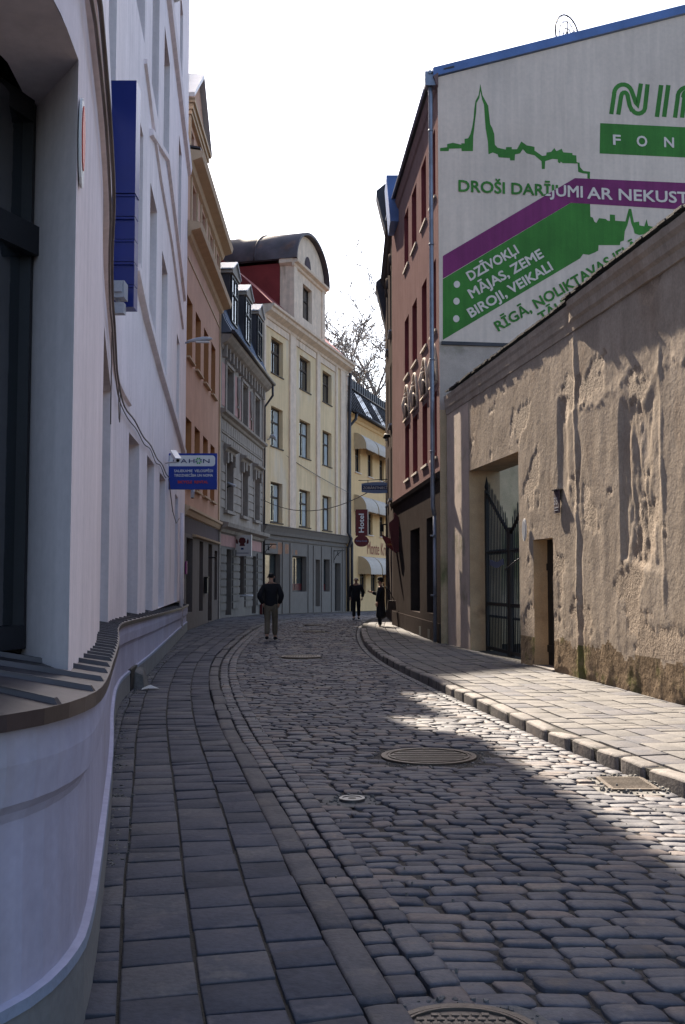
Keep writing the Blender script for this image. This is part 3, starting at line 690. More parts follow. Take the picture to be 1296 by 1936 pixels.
# wrought iron gate, two leaves
gate = empty('iron_gate', tuple(FW.P((SG0 + SG1) / 2, .05, -.36)), 'black wrought iron gate of two barred leaves dipping to the middle, in the wall opening', 'gate')
SM = (SG0 + SG1) / 2; GO = -.36
def leaf(sa, sb, name, label):      # sa: hinge side, sb: meeting side
    mb = MB(); d = 1 if sb > sa else -1; L = abs(sb - sa)
    zt = lambda t: 3.42 - .92 * t
    mb.fbox(FW, min(sa, sa + d * .08), max(sa, sa + d * .08), .08, 3.5, GO - .04, GO + .04)
    mb.fbox(FW, min(sb, sb - d * .09), max(sb, sb - d * .09), .08, 2.62, GO - .045, GO + .045)
    for z in (.12, 1.05, 1.75, 2.15):
        if z == 1.75 : continue
        mb.fbox(FW, min(sa, sb) + .085, max(sa, sb) - .095, z, z + (.07 if z < 2 else .03), GO - .02, GO + .02)
    mb.tube([FW.P(sa + d * .04, zt(0), GO), FW.P(sb - d * .04, zt(1), GO)], .038, 6)
    n = 13
    for k in range(n):
        t = (k + .8) / (n + .6); s = sa + d * (.08 + (L - .17) * t); top = zt(t) + .30 + .05 * (k % 2)
        mb.tube([FW.P(s, .15, GO), FW.P(s, .8, GO), FW.P(s, .83, GO), FW.P(s, .86, GO), FW.P(s, 2.1, GO), FW.P(s, 2.16, GO), FW.P(s, 2.22, GO), FW.P(s, top - .06, GO), FW.P(s, top, GO)], [.013, .013, .028, .013, .013, .028, .013, .012, .001], 6)
    for z in (.7, 2.5): mb.tube([FW.P(sa - d * .1, z, GO), FW.P(sa + d * .03, z, GO)], .03, 6)
    mb.tube([FW.P(sa + d * .04, 3.5, GO), FW.P(sa + d * .04, 3.58, GO), FW.P(sa + d * .04, 3.66, GO), FW.P(sa + d * .04, 3.8, GO)], [.03, .05, .03, .002], 8)
    return mb.build(name, 'iron', gate)
l1 = leaf(SG1 - .05, SM + .01, 'gate_leaf', None); l2 = leaf(SG0 + .05, SM - .01, 'gate_leaf', None)
lv = MB(); lv.tube([FW.P(SM - .02, 1.84, GO + .07), FW.P(SM + .05, 1.78, GO + .09), FW.P(SM - .3, 1.86, GO + .1), FW.P(SM - .95, 2.02, GO + .08)], .014, 8); lv.build('handle', 'steel', gate)
mb = MB(); pts = []
for k in range(9):
    s = SM + .35 + k * .12; pts.append((s, 1.86 + .03 * math.cos(k * .8)))
for (s, z), (s2, z2) in zip(pts, pts[1:]): mb.hexa([FW.P(s, z, GO + .03), FW.P(s2, z2, GO + .03), FW.P(s2, z2, GO + .04), FW.P(s, z, GO + .04), FW.P(s, z + .12, GO + .03), FW.P(s2, z2 + .12, GO + .03), FW.P(s2, z2 + .12, GO + .04), FW.P(s, z + .12, GO + .04)])
tag(mb.build('gate_sign', 'gatesign'), 'small wavy blue-grey plate fixed to the bars of the iron gate', 'sign')
mb = MB(); mb.fbox(FW, SP - .02, SP + .22, 2.66, 3.03, .03, .05)
pl_ = empty('house_plaque', tuple(FW.P(SP, 2.66, .02)), 'narrow dark plaque with small pale figures on the old plaster wall', 'plaque')
mb.build('plate', 'shopdark', pl_)
ld = MB(); ld.fbox(FW, SP - .03, SP + .23, 3.03, 3.045, -.03, .08); ld.build('hood', 'steel', pl_)
ux = -FW.T(SP); textobj('figures', '33', FW.P(SP + .20, 2.80, .052), ux, (0, 0, 1), .12, 'lampgrey', pl_, width=.16)
for zz in (2.70, 2.74): mb = MB(); mb.fbox(FW, SP + .02, SP + .18, zz, zz + .012, .05, .055); mb.build('text_line', 'lampgrey', pl_)
so_, zo_ = FW.at(996, 1002)
mb = MB(); c0 = FW.P(so_, zo_, .03); T = FW.T(so_); Nn = FW.N(so_); n = 20
A = [c0 + T * (.11 * math.cos(k * 2 * math.pi / n)) + Vector((0, 0, .2 * math.sin(k * 2 * math.pi / n))) for k in range(n)]
mb.prism(A, Nn * .02, 0); o1 = mb.build('oval_plate', 'signwhite')
tag(o1, 'small oval white enamel number plate on the pier between gateway and door', 'plate')
mb = MB(); mb.prism([c0 + Nn * .021 + (a - c0) * .8 for a in A], Nn * .004, 0); mb.build('centre', 'lampgrey', o1)
# courtyard behind the gate
mb = MB(); mb.box((3.6, 2, -.045), (14, 24.1, .0)); tag(mb.build('courtyard_ground', 'slab'), kind='structure')
# ================================================================ WHITE HOUSE ON THE LEFT
def sofp(F, x, y): return F.at(x, y)[0]
white = empty('white_house', (-3, 10, 0), 'white plastered house with curved front and deep window recesses filling the left side', 'house')
SJ = FU.c[len(UA) - 1]          # outer edge of the first window
def zl(q):            # height of the flashing along the base line
    Yq = FB.P(q, 0).y
    return 1.2 if Yq < 5 else (1.2 - .15 * (Yq - 5) / 8 if Yq < 13 else max(.84, 1.05 - .21 * (Yq - 13) / 15))
mb = MB(); n = 260
mb.sweep(FB, [FB.L * k / n for k in range(n + 1)], lambda q: [(.035, -.05, 1), (.03, .29, 2), (.038, .29, 2), (.034, .325, 0), (.004, .33, 0), (0, zl(q) - .34, 0), (.012, zl(q) - .31, 0), (.035, zl(q) - .28, 0), (.045, zl(q) - .16, 0), (.038, zl(q) - .05, 0), (-.7, zl(q) - .05, 0)], cap=False, sm=False)
for i in range(len(mb.S)): mb.S[i] = False
base = mb.build('base_wall', ['basewhite_dim', 'plinth', 'trimstrip'], white)
mb = MB(); n = 220
def inner(q): return -.62 if FB.P(q, 0).y < 5.0 else -.45
mb.sweep(FB, [FB.L * k / n for k in range(n + 1)], lambda q: [(.045, zl(q) - .05, 0), (.068, zl(q) - .052, 0), (.07, zl(q), 0), (inner(q), zl(q) + (.12 if inner(q) < -.5 else .08), 0)], cap=False)
q = 1.5
while q < FB.L - .3:
    zz = zl(q); i_ = inner(q); h = .12 if i_ < -.5 else .08; wdt = .03
    mb.hexa([FB.P(q, zz - .002, .066), FB.P(q + wdt, zz - .002, .066), FB.P(q + wdt, zz + h - .002, i_), FB.P(q, zz + h - .002, i_), FB.P(q + .005, zz + .022, .05), FB.P(q + wdt - .005, zz + .022, .05), FB.P(q + wdt - .005, zz + h + .022, i_), FB.P(q + .005, zz + h + .022, i_)])
    q += random.uniform(.27, .40) * (1 if FB.P(q, 0).y < 7 else 1.5)
mb.build('flashing', 'flash', white)
# upper wall
ex = [(188, 207), (242, 262), (277, 290.5), (301, 312), (331, 336.5)]
wins = []
SW = []
for a, b in ex:
    SW.append((sofp(FU, a, 1000), sofp(FU, b, 1000)))
SW[0] = (SJ + 4.8, SW[0][1] if SW[0][1] > SJ + 5.8 else SJ + 7.4)
rows = [([1.0] * 5, [3.80] * 5), ([6.5, 6.3, 6.1, 5.8, 5.5], [9.0, 9.0, 8.75, 8.45, 8.0]), ([10.6] * 5, [13.3] * 5), ([15.0] * 5, [17.3] * 5)]
ops = []
for (lo, hi) in rows:
    for k, (a, b) in enumerate(SW):
        ops.append((a, b, lo[k], hi[k]))
mb = MB()
wall(mb, FU, SJ, FU.L, 1.0, 20.6, ops, depth=.34, m=0, step=.45)
# before the first window: curved part with the big window of the rounded corner
K = [(-2.0, 3.05), (-1.62, 3.35), (-1.45, 3.75), (-1.39, 4.15), (-1.42, 4.59)]
SWa = SJ - 2.0
wall(mb, FU, 0, SWa, 1.0, 20.6, [], m=0); wall(mb, FU, SWa, SJ, 3.74, 20.6, [], m=0, step=.12)
J = FU.P(SJ, 0); J0 = FU.P(SWa, 0)
N_ = 8
mb.quad((J.x, J.y, 1.0), (J.x, J.y, 3.74), (K[-1][0], K[-1][1], 3.74), (K[-1][0], K[-1][1], 1.0))
mb.quad((J0.x, J0.y, 1.0), (J0.x, J0.y, 3.74), (K[0][0], K[0][1], 3.74), (K[0][0], K[0][1], 1.0))
for k in range(N_):
    a = SWa + (SJ - SWa) * k / N_; b = SWa + (SJ - SWa) * (k + 1) / N_
    def kp(t):
        t *= len(K) - 1; i = min(int(t), len(K) - 2); t -= i; return (K[i][0] + (K[i + 1][0] - K[i][0]) * t, K[i][1] + (K[i + 1][1] - K[i][1]) * t)
    ka, kb_ = kp(k / N_), kp((k + 1) / N_); pa, pb = FU.P(a, 3.74), FU.P(b, 3.74)
    mb.quad(pa, pb, (*kb_, 3.74), (*ka, 3.74))
# end and back walls, roof
c = [FU.P(FU.L, 0), Vector((-14, 31.5, 0)), Vector((-14, 1.2, 0)), FU.P(0, 0)]
for a, b in zip(c, c[1:]): mb.quad((a.x, a.y, 0), (b.x, b.y, 0), (b.x, b.y, 20.6), (a.x, a.y, 20.6))
tp = [FU.P(FU.L * k / 40, 20.6) for k in range(41)]
mb.f([mb.v(p) for p in tp] + [mb.v((-14, 31.5, 20.6)), mb.v((-14, 1.2, 20.6))])
mb.build('upper_wall', ['white'], white)
for (lo, hi) in rows:
    for k, (a, b) in enumerate(SW): window(FU, a, b, lo[k] + (.2 if lo[k] < 2 else 0), hi[k], .34, white, ft=.08, trans=(.66,), mull=1)
# big corner window
FK = Fac(K, 1); fr = MB()
fr.fbox(FK, FK.L - .10, FK.L - .001, 1.30, 3.74, -.05, .03); fr.fbox(FK, 0, .1, 1.30, 3.74, -.05, .03)
for za, zb in ((1.30, 1.40), (3.03, 3.16), (3.64, 3.74)): fr.fbox(FK, .1, FK.L - .1, za, zb, -.05, .035 if za != 3.03 else .07)
fo = fr.build('window', 'dframe', white); g = MB(); g.fbox(FK, .05, FK.L - .05, 1.35, 3.7, -.03, -.01); g.build('pane', 'glass', fo)
# mouldings and string courses
mo = MB()
mo.sweep(FU, [SJ - 2.2 + k * .3 for k in range(46)], lambda q: [(.0, 4.16, 0), (.05, 4.18, 0), (.055, 4.26, 0), (0, 4.3, 0)])
def linez(pts): return [FU.at(x, y) for x, y in pts]
def strip(pts, o, h, mb):
    S = linez(pts); S = [p for p in S if p]
    if len(S) > 1: mb.sweep(FU, [p[0] for p in S], lambda q, S=S: [(0, zat(S, q) - h * .5, 0), (o, zat(S, q) - h * .3, 0), (o * 1.1, zat(S, q) + h * .4, 0), (0, zat(S, q) + h * .5, 0)])
def zat(S, q):
    for a, b in zip(S, S[1:]):
        if q <= b[0] or b is S[-1]: return a[1] + (b[1] - a[1]) * (q - a[0]) / (b[0] - a[0])
strip([(252, 505), (262, 552), (272.7, 600), (300, 700), (330, 800), (346, 858)], .10, .16, mo)
strip([(275, 0), (283, 250), (315, 300), (332, 433), (348, 566)][1:], .07, .14, mo)
strip([(273, 116), (288, 235), (303, 341), (324, 460), (345, 620)], .05, .10, mo)
mo.sweep(FU, [SJ + 6 + k * .8 for k in range(int((FU.L - SJ - 6) / .8) + 1)] + [FU.L], lambda q: [(0, 14.1, 0), (.10, 14.15, 0), (.13, 14.35, 0), (0, 14.4, 0)])
mo.sweep(FU, [SJ - 3 + k * .8 for k in range(int((FU.L - SJ + 3) / .8) + 1)] + [FU.L], lambda q: [(0, 20.0, 0), (.15, 20.1, 0), (.38, 20.4, 0), (.40, 20.6, 0), (0, 20.62, 0)])
mo.build('string_course', 'white', white)
cl = MB(); cl.fbox(FB, sofp(FB, 242, 1300), sofp(FB, 254, 1292), .04, .34, -.02, .045, 0); cl.build('cellar_opening', 'iron', white)
# cables on the facade
cb_ = MB()
def cabl(pts, r, o=.07): cb_.tube([FU.P(s, z, o) for s, z in pts], r * .8, 6)
zc = lambda s: 4.10 + .025 * math.sin(s * 2.3) - .012 * (s - SJ)
cabl([(SJ - 1.5 + k * .35, zc(SJ - 1.5 + k * .35)) for k in range(60)], .015)
cabl([(SJ - 1.5 + k * .35, zc(SJ - 1.5 + k * .35) - .06 + .02 * math.sin(k)) for k in range(58)], .011, .05)
cabl([(SJ + 8.6, 3.98), (SJ + 8.7, 3.8), (SJ + 8.9, 3.62), (SJ + 9.1, 3.6), (SJ + 9.2, 3.75), (SJ + 9.1, 3.95)], .008)
cabl([(SJ + 6.6, z) for z in (4.6, 3.6, 3.2)], .008, .03)
p0, p1 = FU.at(330, 950), FU.at(332, 1020)
cabl([(SJ + 19, 3.82), (SJ + 19.8, 3.5), (SJ + 20.6, 3.2), (SJ + 22, 3.0), (SJ + 23.3, 3.2)], .014)
tag(cb_.build('facade_cables'  , 'cable'), 'bundle of brown cables running along the white house above the ground floor windows', 'cables')
dp = MB(); a = sofp(FU, 322, 1000); a = FU.L - 3.2
dp.tube([FU.P(a, .25, .09), FU.P(a, 3.4, .09)], .055, 10); tag(dp.build('downpipe', 'white'), 'short pale downpipe at the far end of the white house', 'downpipe')
# blue projecting sign
def at_depth(x, y, Y):
    r = ray(x, y); t = Y / r[1]; return Vector((r[0] * t, Y, CAMH + r[2] * t))
bs = empty('projecting_sign', (-2.2, 10.4, 4.4), 'long glossy blue vertical sign box projecting from the white house', 'sign')
pA, pB = at_depth(207, 152, 10.4), at_depth(253, 580, 10.4)
mb = MB(); x0, x1, zt_, zb_ = pA.x, pB.x + .0, pA.z, pB.z
ztm = zb_ + (zt_ - zb_) * .50
mb.box((x0, 10.4, ztm), (x1, 10.62, zt_)); mb.build('upper_box', 'bsign', bs)
k = 0; z = zb_
while z < ztm - .02:
    h = (ztm - zb_) / 5; mb = MB(); mb.box((x0 + .03, 10.43 + .012 * (k % 2), z + .006), (x1 - .006, 10.62, z + h - .006)); mb.box((x0 + .02, 10.415, z + h - .03), (x1 - .004, 10.43, z + h - .008)); mb.build('panel', 'bsign', bs); z += h; k += 1
jb = at_depth(225, 562, 10.2); fl = empty('floodlight', tuple(jb), 'small grey floodlight box on the cable below the blue sign', 'floodlight')
mb = MB(); mb.box((jb.x - .05, jb.y - .08, jb.z - .02), (jb.x + .07, jb.y + .1, jb.z + .15)); mb.box((jb.x - .02, jb.y - .11, jb.z + .03), (jb.x + .05, jb.y - .08, jb.z + .13)); mb.build('body', 'lampgrey', fl)
mb = MB(); mb.box((jb.x - .06, jb.y - .04, jb.z - .17), (jb.x + .06, jb.y + .06, jb.z - .06)); mb.tube([(jb.x, jb.y, jb.z - .07), (jb.x, jb.y, jb.z)], .02, 6); mb.tube([(jb.x - .12, jb.y, jb.z + .1), (jb.x - .04, jb.y, jb.z + .1)], .015, 6); mb.build('bracket', 'lampgrey', fl)
# round enamel plate on the corner
q = SJ + .10; c0 = FU.P(q, 3.43, .006); T = FU.T(q); Nn = FU.N(q)
rs = empty('round_sign', tuple(c0), 'round red and white enamel disc on the white wall beside the corner window', 'sign')
mb = MB(); n = 24; A = [c0 + T * (.11 * math.cos(k * 2 * math.pi / n)) + Vector((0, 0, .19 * math.sin(k * 2 * math.pi / n))) for k in range(n)]
mb.prism(A, Nn * .010); mb.build('disc', 'signwhite', rs)
mb = MB(); mb.prism([c0 + Nn * .011 + (a - c0) * .72 + Vector((0, 0, .02)) for a in A], Nn * .004); mb.build('red_centre', 'signred', rs)
# bicycle rental sign
YS = 23.9; a, b = at_depth(319, 925, YS), at_depth(411, 857, YS)
X0, X1, Z0, Z1 = a.x, b.x, a.z, b.z
sg = empty('hanging_sign', (X0, YS, Z0), 'blue and white bicycle rental board projecting from the far end of the white house', 'sign')
mb = MB(); mb.box((X0, YS, Z0), (X1, YS + .10, Z1)); mb.build('board', 'dahonblue', sg)
W_, H_ = X1 - X0, Z1 - Z0
mb = MB(); r = .07; x0, x1, z0, z1 = X0 + .012, X1 - .045, Z0 + H_ * .64, Z1 - H_ * .06
pl = [(x0, z0)] + [(x1 - r + r * math.cos(t), z0 + r + r * math.sin(t)) for t in [-1.57, -1.18, -.78, -.4, 0]] + [(x1 - r + r * math.cos(t), z1 - r + r * math.sin(t)) for t in [0, .4, .78, 1.18, 1.57]] + [(x0, z1)]
mb.prism([(x, YS - .006, z) for x, z in pl], (0, .005, 0)); mb.build('white_panel', 'signwhite', sg)
UX = (1, 0, 0); UZ = (0, 0, 1)
textobj('wordmark', 'DAH', (X0 + .10, YS - .007, z0 + .075), UX, UZ, .10, 'navy', sg, width=.50, bold=.01, space=1.25)
textobj('wordmark', 'N', (X0 + .80, YS - .007, z0 + .075), UX, UZ, .10, 'navy', sg, width=.15, bold=.01)
for k in range(8):
    a = k * math.pi / 4 + .39; cx, cz = X0 + .695, z0 + .125; mb = MB()
    mb.prism([(cx + .025 * math.cos(a - .1), YS - .010, cz + .025 * math.sin(a - .1)), (cx + .075 * math.cos(a - .28), YS - .010, cz + .075 * math.sin(a - .28)), (cx + .078 * math.cos(a), YS - .010, cz + .078 * math.sin(a)), (cx + .075 * math.cos(a + .28), YS - .010, cz + .075 * math.sin(a + .28)), (cx + .025 * math.cos(a + .1), YS - .010, cz + .025 * math.sin(a + .1))], (0, .004, 0))
    mb.build('wheel_spoke', 'lgreen' if k % 2 else 'navy' if k % 4 == 0 else 'lgreen', sg)
textobj('lettering', 'SALIEKAMIE  VELOSIPĒDI', (X0 + .13, YS - .007, Z0 + H_ * .475), UX, UZ, .062, 'signwhite', sg, width=.90, bold=.025)
textobj('lettering', 'TIRDZNIECĪBA UN NOMA', (X0 + .13, YS - .007, Z0 + H_ * .35), UX, UZ, .062, 'signwhite', sg, width=.90, bold=.025)
textobj('lettering', 'BICYCLE  RENTAL', (X0 + .22, YS - .007, Z0 + H_ * .165), UX, UZ, .062, 'signred', sg, width=.70, bold=.035)
for zz in (Z1 - .1, Z0 + .12): mb = MB(); mb.tube([(X0 - .12, YS + .05, zz), (X0 + .05, YS + .05, zz)], .02, 6); mb.build('bracket', 'iron', sg)
# surveillance cameras
def seccam(P, Q, label, wallp, nm='security_camera'):
    P, Q = Vector(P), Vector(Q); r = empty(nm, tuple(P), label, 'camera', 'security cameras by the rental sign')
    d = (Q - P).normalized(); s_ = d.cross(Vector((0, 0, 1))).normalized(); u = s_.cross(d); mb = MB()
    def bx(p, q, w, h): mb.hexa([p - s_ * w - u * h, p + s_ * w - u * h, q + s_ * w - u * h, q - s_ * w - u * h, p - s_ * w + u * h, p + s_ * w + u * h, q + s_ * w + u * h, q - s_ * w + u * h])
    bx(P, Q, .055, .05); mb.build('housing', 'camwhite', r)
    mb = MB(); bx(P + u * .058 - d * .03, Q + u * .058 + d * .04, .065, .008); mb.build('sunshield', 'camwhite', r)
    mb = MB(); mb.tube([Q - d * .01, Q + d * .012], .035, 10); mb.build('lens', 'iron', r)
    mb = MB(); mb.tube([(P + Q) / 2 - u * .05, (P + Q) / 2 - u * .12, Vector(wallp)], .018, 6); mb.build('arm', 'camwhite', r)
pc = at_depth(328, 857, 22.6)
pc2 = at_depth(340, 873, 22.45)
seccam(pc, (pc2.x, pc2.y - .25, pc2.z), 'white box camera on a wall arm in front of the blue and white rental board', (pc.x - .22, 22.8, pc.z - .2))
pt = at_depth(365, 928, 24.4); tb = empty('tube_camera', tuple(pt), 'white tube camera pointing down from below the rental board', 'camera', 'security cameras by the rental sign')
mb = MB(); mb.tube([(pt.x, pt.y, pt.z + .06), (pt.x, pt.y - .05, pt.z - .17)], .045, 12); mb.build('housing', 'camwhite', tb)
mb = MB(); mb.tube([(pt.x, pt.y - .05, pt.z - .165), (pt.x, pt.y - .052, pt.z - .18)], .032, 12); mb.build('lens', 'iron', tb)
mb = MB(); mb.tube([(pt.x, pt.y, pt.z + .06), (pt.x - .05, pt.y - .3, pt.z + .1)], .012, 6); mb.build('arm', 'iron', tb)
# street lamp near the far end of the white house
Pm = at_depth(349, 648, 30.6); Le = at_depth(394, 636, 30.0)
lp = empty('wall_lamp', tuple(Pm), 'grey cobra head street lamp on an arm at the far corner of the white house', 'street lamp')
mb = MB(); mb.tube([(Pm.x - .25, Pm.y, Pm.z - .35), (Pm.x - .05, Pm.y, Pm.z - .02), (Pm.x + .15, Pm.y, Pm.z + .02)], .03, 8); mb.build('arm', 'pipe', lp)
mb = MB(); prf = [(0, .04), (.12, .07), (.3, .10), (.5, .11), (.68, .08), (.76, .03)]
rows_ = []
for t, h in prf: rows_.append([mb.v((Pm.x + .08 + t, Pm.y + .5 * h * 1.6 * math.cos(a), Pm.z + .03 + t * .1 + h * math.sin(a) * (1 if math.sin(a) > 0 else .35))) for a in [k * math.pi / 5 for k in range(10)]])
for i in range(len(rows_) - 1):
    for k in range(10): mb.f((rows_[i][k], rows_[i][(k + 1) % 10], rows_[i + 1][(k + 1) % 10], rows_[i + 1][k]), 0, True)
mb.f(rows_[0][::-1]); mb.f(rows_[-1]); mb.build('lamp_head', 'lampgrey', lp)
mb = MB(); mb.box((Pm.x + .35, Pm.y - .06, Pm.z - .0), (Pm.x + .75, Pm.y + .06, Pm.z + .04)); mb.build('diffuser', 'signwhite', lp)
# globe lamp high on the wall, only its underside in the picture
gp = at_depth(328, -8, 22.0); gl_ = empty('globe_lamp', tuple(gp), 'pale glass lamp bowl at the top edge of the picture beside the white house', 'lamp')
mb = MB(); rr = []
for i in range(7):
    a = -math.pi / 2 + i * math.pi / 12; rr.append([mb.v((gp.x + .27 * math.cos(a) * math.cos(k * math.pi / 8), gp.y + .27 * math.cos(a) * math.sin(k * math.pi / 8), gp.z + .13 + .24 * math.sin(a))) for k in range(16)])
for i in range(6):
    for k in range(16): mb.f((rr[i][k], rr[i][(k + 1) % 16], rr[i + 1][(k + 1) % 16], rr[i + 1][k]), 0, True)
mb.f(rr[6]); mb.build('bowl', 'signwhite', gl_)
mb = MB(); mb.tube([(gp.x, gp.y, gp.z + .12), (gp.x, gp.y, gp.z + .35), (gp.x - .5, gp.y, gp.z + .45)], .025, 6); mb.build('arm', 'iron', gl_)

# ---------------------------------------------------------------- generic building body behind a facade
def body(mb, F, s0, s1, z0, z1, depth, m=0, top=True):
    A, B = F.P(s0, 0), F.P(s1, 0); C, D = F.P(s1, 0, -depth), F.P(s0, 0, -depth)
    for p, q in ((B, C), (C, D), (D, A)): mb.quad((p.x, p.y, z0), (q.x, q.y, z0), (q.x, q.y, z1), (p.x, p.y, z1), m)
    if top: mb.quad((A.x, A.y, z1), (B.x, B.y, z1), (C.x, C.y, z1), (D.x, D.y, z1), m)

# ================================================================ SALMON HOUSE
og = empty('salmon_house', (-4.9, 36, 0), 'salmon coloured house with ochre cornices and a pedimented gable, beyond the white house', 'house')
L = FO.L
cx_ = [(352, 364), (370, 380), (386, 395), (400, 408)]
SO = [(max(.15, sofp(FO, a, 650)), sofp(FO, b, 650)) for a, b in cx_]
ops = []
for (lo, hi) in ((8.5, 10.45), (4.5, 6.62)): ops += [(a, b, lo, hi) for a, b in SO]
SO3 = [(.9, 2.0), (3.3, 4.4), (5.6, 6.7), (7.8, 8.8)]
opg = [(.55, 2.0, .55, 2.9), (3.7, 4.7, .5, 2.9), (6.2, 7.4, .06, 2.9), (8.2, 9.1, .8, 2.7)]
mb = MB(); wall(mb, FO, 0, L, 3.6, 12.3, ops, depth=.3, m=0, mr=1); wall(mb, FO, 0, L, 12.3, 14.6, [(a, b, 12.95, 14.35) for a, b in SO3], depth=.3, m=0, mr=0)
wall(mb, FO, 0, L, -.1, 3.02, opg, depth=.28, m=2, mr=2); wall(mb, FO, 0, L, 3.02, 3.6, [], m=3); body(mb, FO, 0, L, 0, 14.6, 10, 0)
mb.build('wall', ['orange', 'reveal', 'shopbrown', 'shopdark'], og)
for (lo, hi) in ((8.5, 10.45), (4.5, 6.62)):
    for a, b in SO: window(FO, a, b, lo, hi, .27, og, sill=.12, sm='orangetrim')
for a, b in SO3: window(FO, a, b, 12.95, 14.35, .27, og)
for i, (a, b, lo, hi) in enumerate(opg):
    if i == 2:
        d = MB(); d.fbox(FO, a, b, lo, hi, -.27, -.22); d.fbox(FO, a + .1, b - .1, 1.2, 2.7, -.219, -.20); do = d.build('door', 'door', og)
    else: window(FO, a, b, lo, hi, .25, og, fm='door', name='shop_window', mull=0)
mb = MB(); P1 = [(0, 12.2), (.1, 12.28), (.14, 12.42), (.42, 12.5), (.46, 12.68), (0, 12.75)]
cornice(mb, FO, 0, L + .1, P1); cornice(mb, FO, 0, L + .1, [(0, 14.45), (.1, 14.5), (.16, 14.65), (.45, 14.75), (.5, 14.95), (0, 15.02)])
cornice(mb, FO, 0, L, [(0, 3.55), (.06, 3.58), (.12, 3.72), (.18, 3.76), (.18, 3.84), (0, 3.9)]); cornice(mb, FO, 1.9, L, [(0, 2.96), (.1, 2.98), (.12, 3.04), (0, 3.06)])
mb.fbox(FO, L - .28, L, 3.9, 12.2, 0, .05); mb.fbox(FO, .2, L - .3, 11.6, 11.66, 0, .03)
for a, b in SO3:
    mb.fbox(FO, a - .22, a - .05, 12.8, 14.4, 0, .05); mb.fbox(FO, b + .05, b + .22, 12.8, 14.4, 0, .05)
mb.build('cornice', 'orangetrim', og)
# pedimented gable, set back a little from the facade
FP = Fac([tuple(FO.P(0, 0, -.3))[:2], tuple(FO.P(FO.L, 0, -.3))[:2]], 1)
g = MB(); ga, gb = 2.2, 6.4
wall(g, FP, ga, gb, 15.0, 17.2, [(2.9, 3.6, 15.3, 16.9), (4.1, 4.8, 15.3, 16.9), (5.2, 5.9, 15.3, 16.9)], depth=.25); body(g, FP, ga, gb, 15.0, 17.2, 5)
gm2 = g.build('gable', 'orange', og)
for a, b in ((2.9, 3.6), (4.1, 4.8), (5.2, 5.9)): window(FP, a, b, 15.3, 16.9, .22, og)
g = MB()
for z0, z1, e in ((17.1, 17.25, .12), (17.25, 17.45, .17), (17.45, 17.6, .24)):
    g.hexa([FP.P(ga - e, z0, e), FP.P(gb + e, z0, e), FP.P(gb + e, z0, -5), FP.P(ga - e, z0, -5), FP.P(ga - e, z1, e), FP.P(gb + e, z1, e), FP.P(gb + e, z1, -5), FP.P(ga - e, z1, -5)])
g.fbox(FP, ga - .05, ga + .12, 15, 17.1, 0, .08); g.fbox(FP, gb - .12, gb + .05, 15, 17.1, 0, .08)
g.build('gable_cornice', 'orangetrim', og)
g = MB(); zt = 19.5; e = .26; sm_ = (ga + gb) / 2
g.prism([FP.P(ga - e, 17.6, .05), FP.P(gb + e, 17.6, .05), FP.P(sm_, zt - .1, .05)], FP.P(0, 0, -4.5) - FP.P(0, 0, 0))
g.build('pediment', 'orange', og)
g = MB()
for sa in (ga - e - .12, gb + e + .12):
    g.hexa([FP.P(sa, 17.58, .25), FP.P(sm_, zt - .08, .25), FP.P(sm_, zt - .08, -4.6), FP.P(sa, 17.58, -4.6), FP.P(sa, 17.72, .25), FP.P(sm_, zt + .1, .25), FP.P(sm_, zt + .1, -4.6), FP.P(sa, 17.72, -4.6)])
g.build('pediment_roof', 'lampgrey', og)
g = MB()
A0, B0, C0, D0 = FO.P(0, 15.02, .4), FO.P(L, 15.02, .4), FO.P(L, 15.9, -5), FO.P(0, 15.9, -5)
g.prism([A0, B0, C0, D0], (0, 0, .06)); g.build('roof', 'darkroof', og)
mb = MB(); pA_ = at_depth(382, 1052, 38); mb.tube([(pA_.x - .35, 38, pA_.z + .0), (pA_.x + .55, 38, pA_.z - .05)], .03, 6); mb.tube([(pA_.x - .3, 38, pA_.z + .2), (pA_.x - .3, 38, pA_.z - .65)], .03, 6); mb.tube([(pA_.x - .3, 38, pA_.z - .4), (pA_.x + .3, 38, pA_.z - .02)], .02, 6)
tag(mb.build('sign_bracket', 'iron'), 'empty black iron sign bracket on the ground floor of the salmon house', 'bracket')
pm = FO.at(357, 1072); mb = MB(); mb.fbox(FO, .15, .42, 1.75, 2.15, .02, .06); tag(mb.build('poster', 'mpurple'), 'small magenta notice beside the entrance of the salmon house', 'notice')
mb = MB(); mb.fbox(FO, 4.95, 5.3, 1.1, 1.65, .02, .12); mb.fbox(FO, 4.93, 5.32, 1.65, 1.68, .0, .15); tag(mb.build('letter_box', 'iron'), 'black wall box beside the door of the salmon house', 'letter box')

# ================================================================ GREY STUCCO HOUSE WITH MANSARD
gh = empty('stucco_house', (-4.5, 46, 0), 'ornate grey stucco house with three mansard dormers between the salmon and yellow houses', 'house')
L = FG.L
c3 = [(425.6, 436), (453.5, 462), (477.5, 489)]; S3 = [(sofp(FG, a, 740), sofp(FG, b, 740)) for a, b in c3]
S3 = [(1.3, 2.75), (5.0, 6.35), (8.35, 9.75)]
zb = lambda q: zg(FG.P(q, 0).y)
opg = [(1.5, 2.8, .1, 2.85), (4.6, 5.9, .8, 2.85), (8.0, 9.2, -.05, 2.7)]
ops = [(a, b, 8.55, 10.4) for a, b in S3] + [(a, b, 4.45, 6.55) for a, b in S3]
mb = MB(); wall(mb, FG, 0, L, -.3, 3.6, opg, depth=.3, m=1); wall(mb, FG, 0, L, 3.6, 11.4, ops, depth=.3); body(mb, FG, 0, L, -.3, 11.5, 10)
mb.build('wall', ['stucco', 'stuccolow'], gh)
for a, b, lo, hi in ops: window(FG, a, b, lo, hi, .26, gh, ft=.06, mull=1)
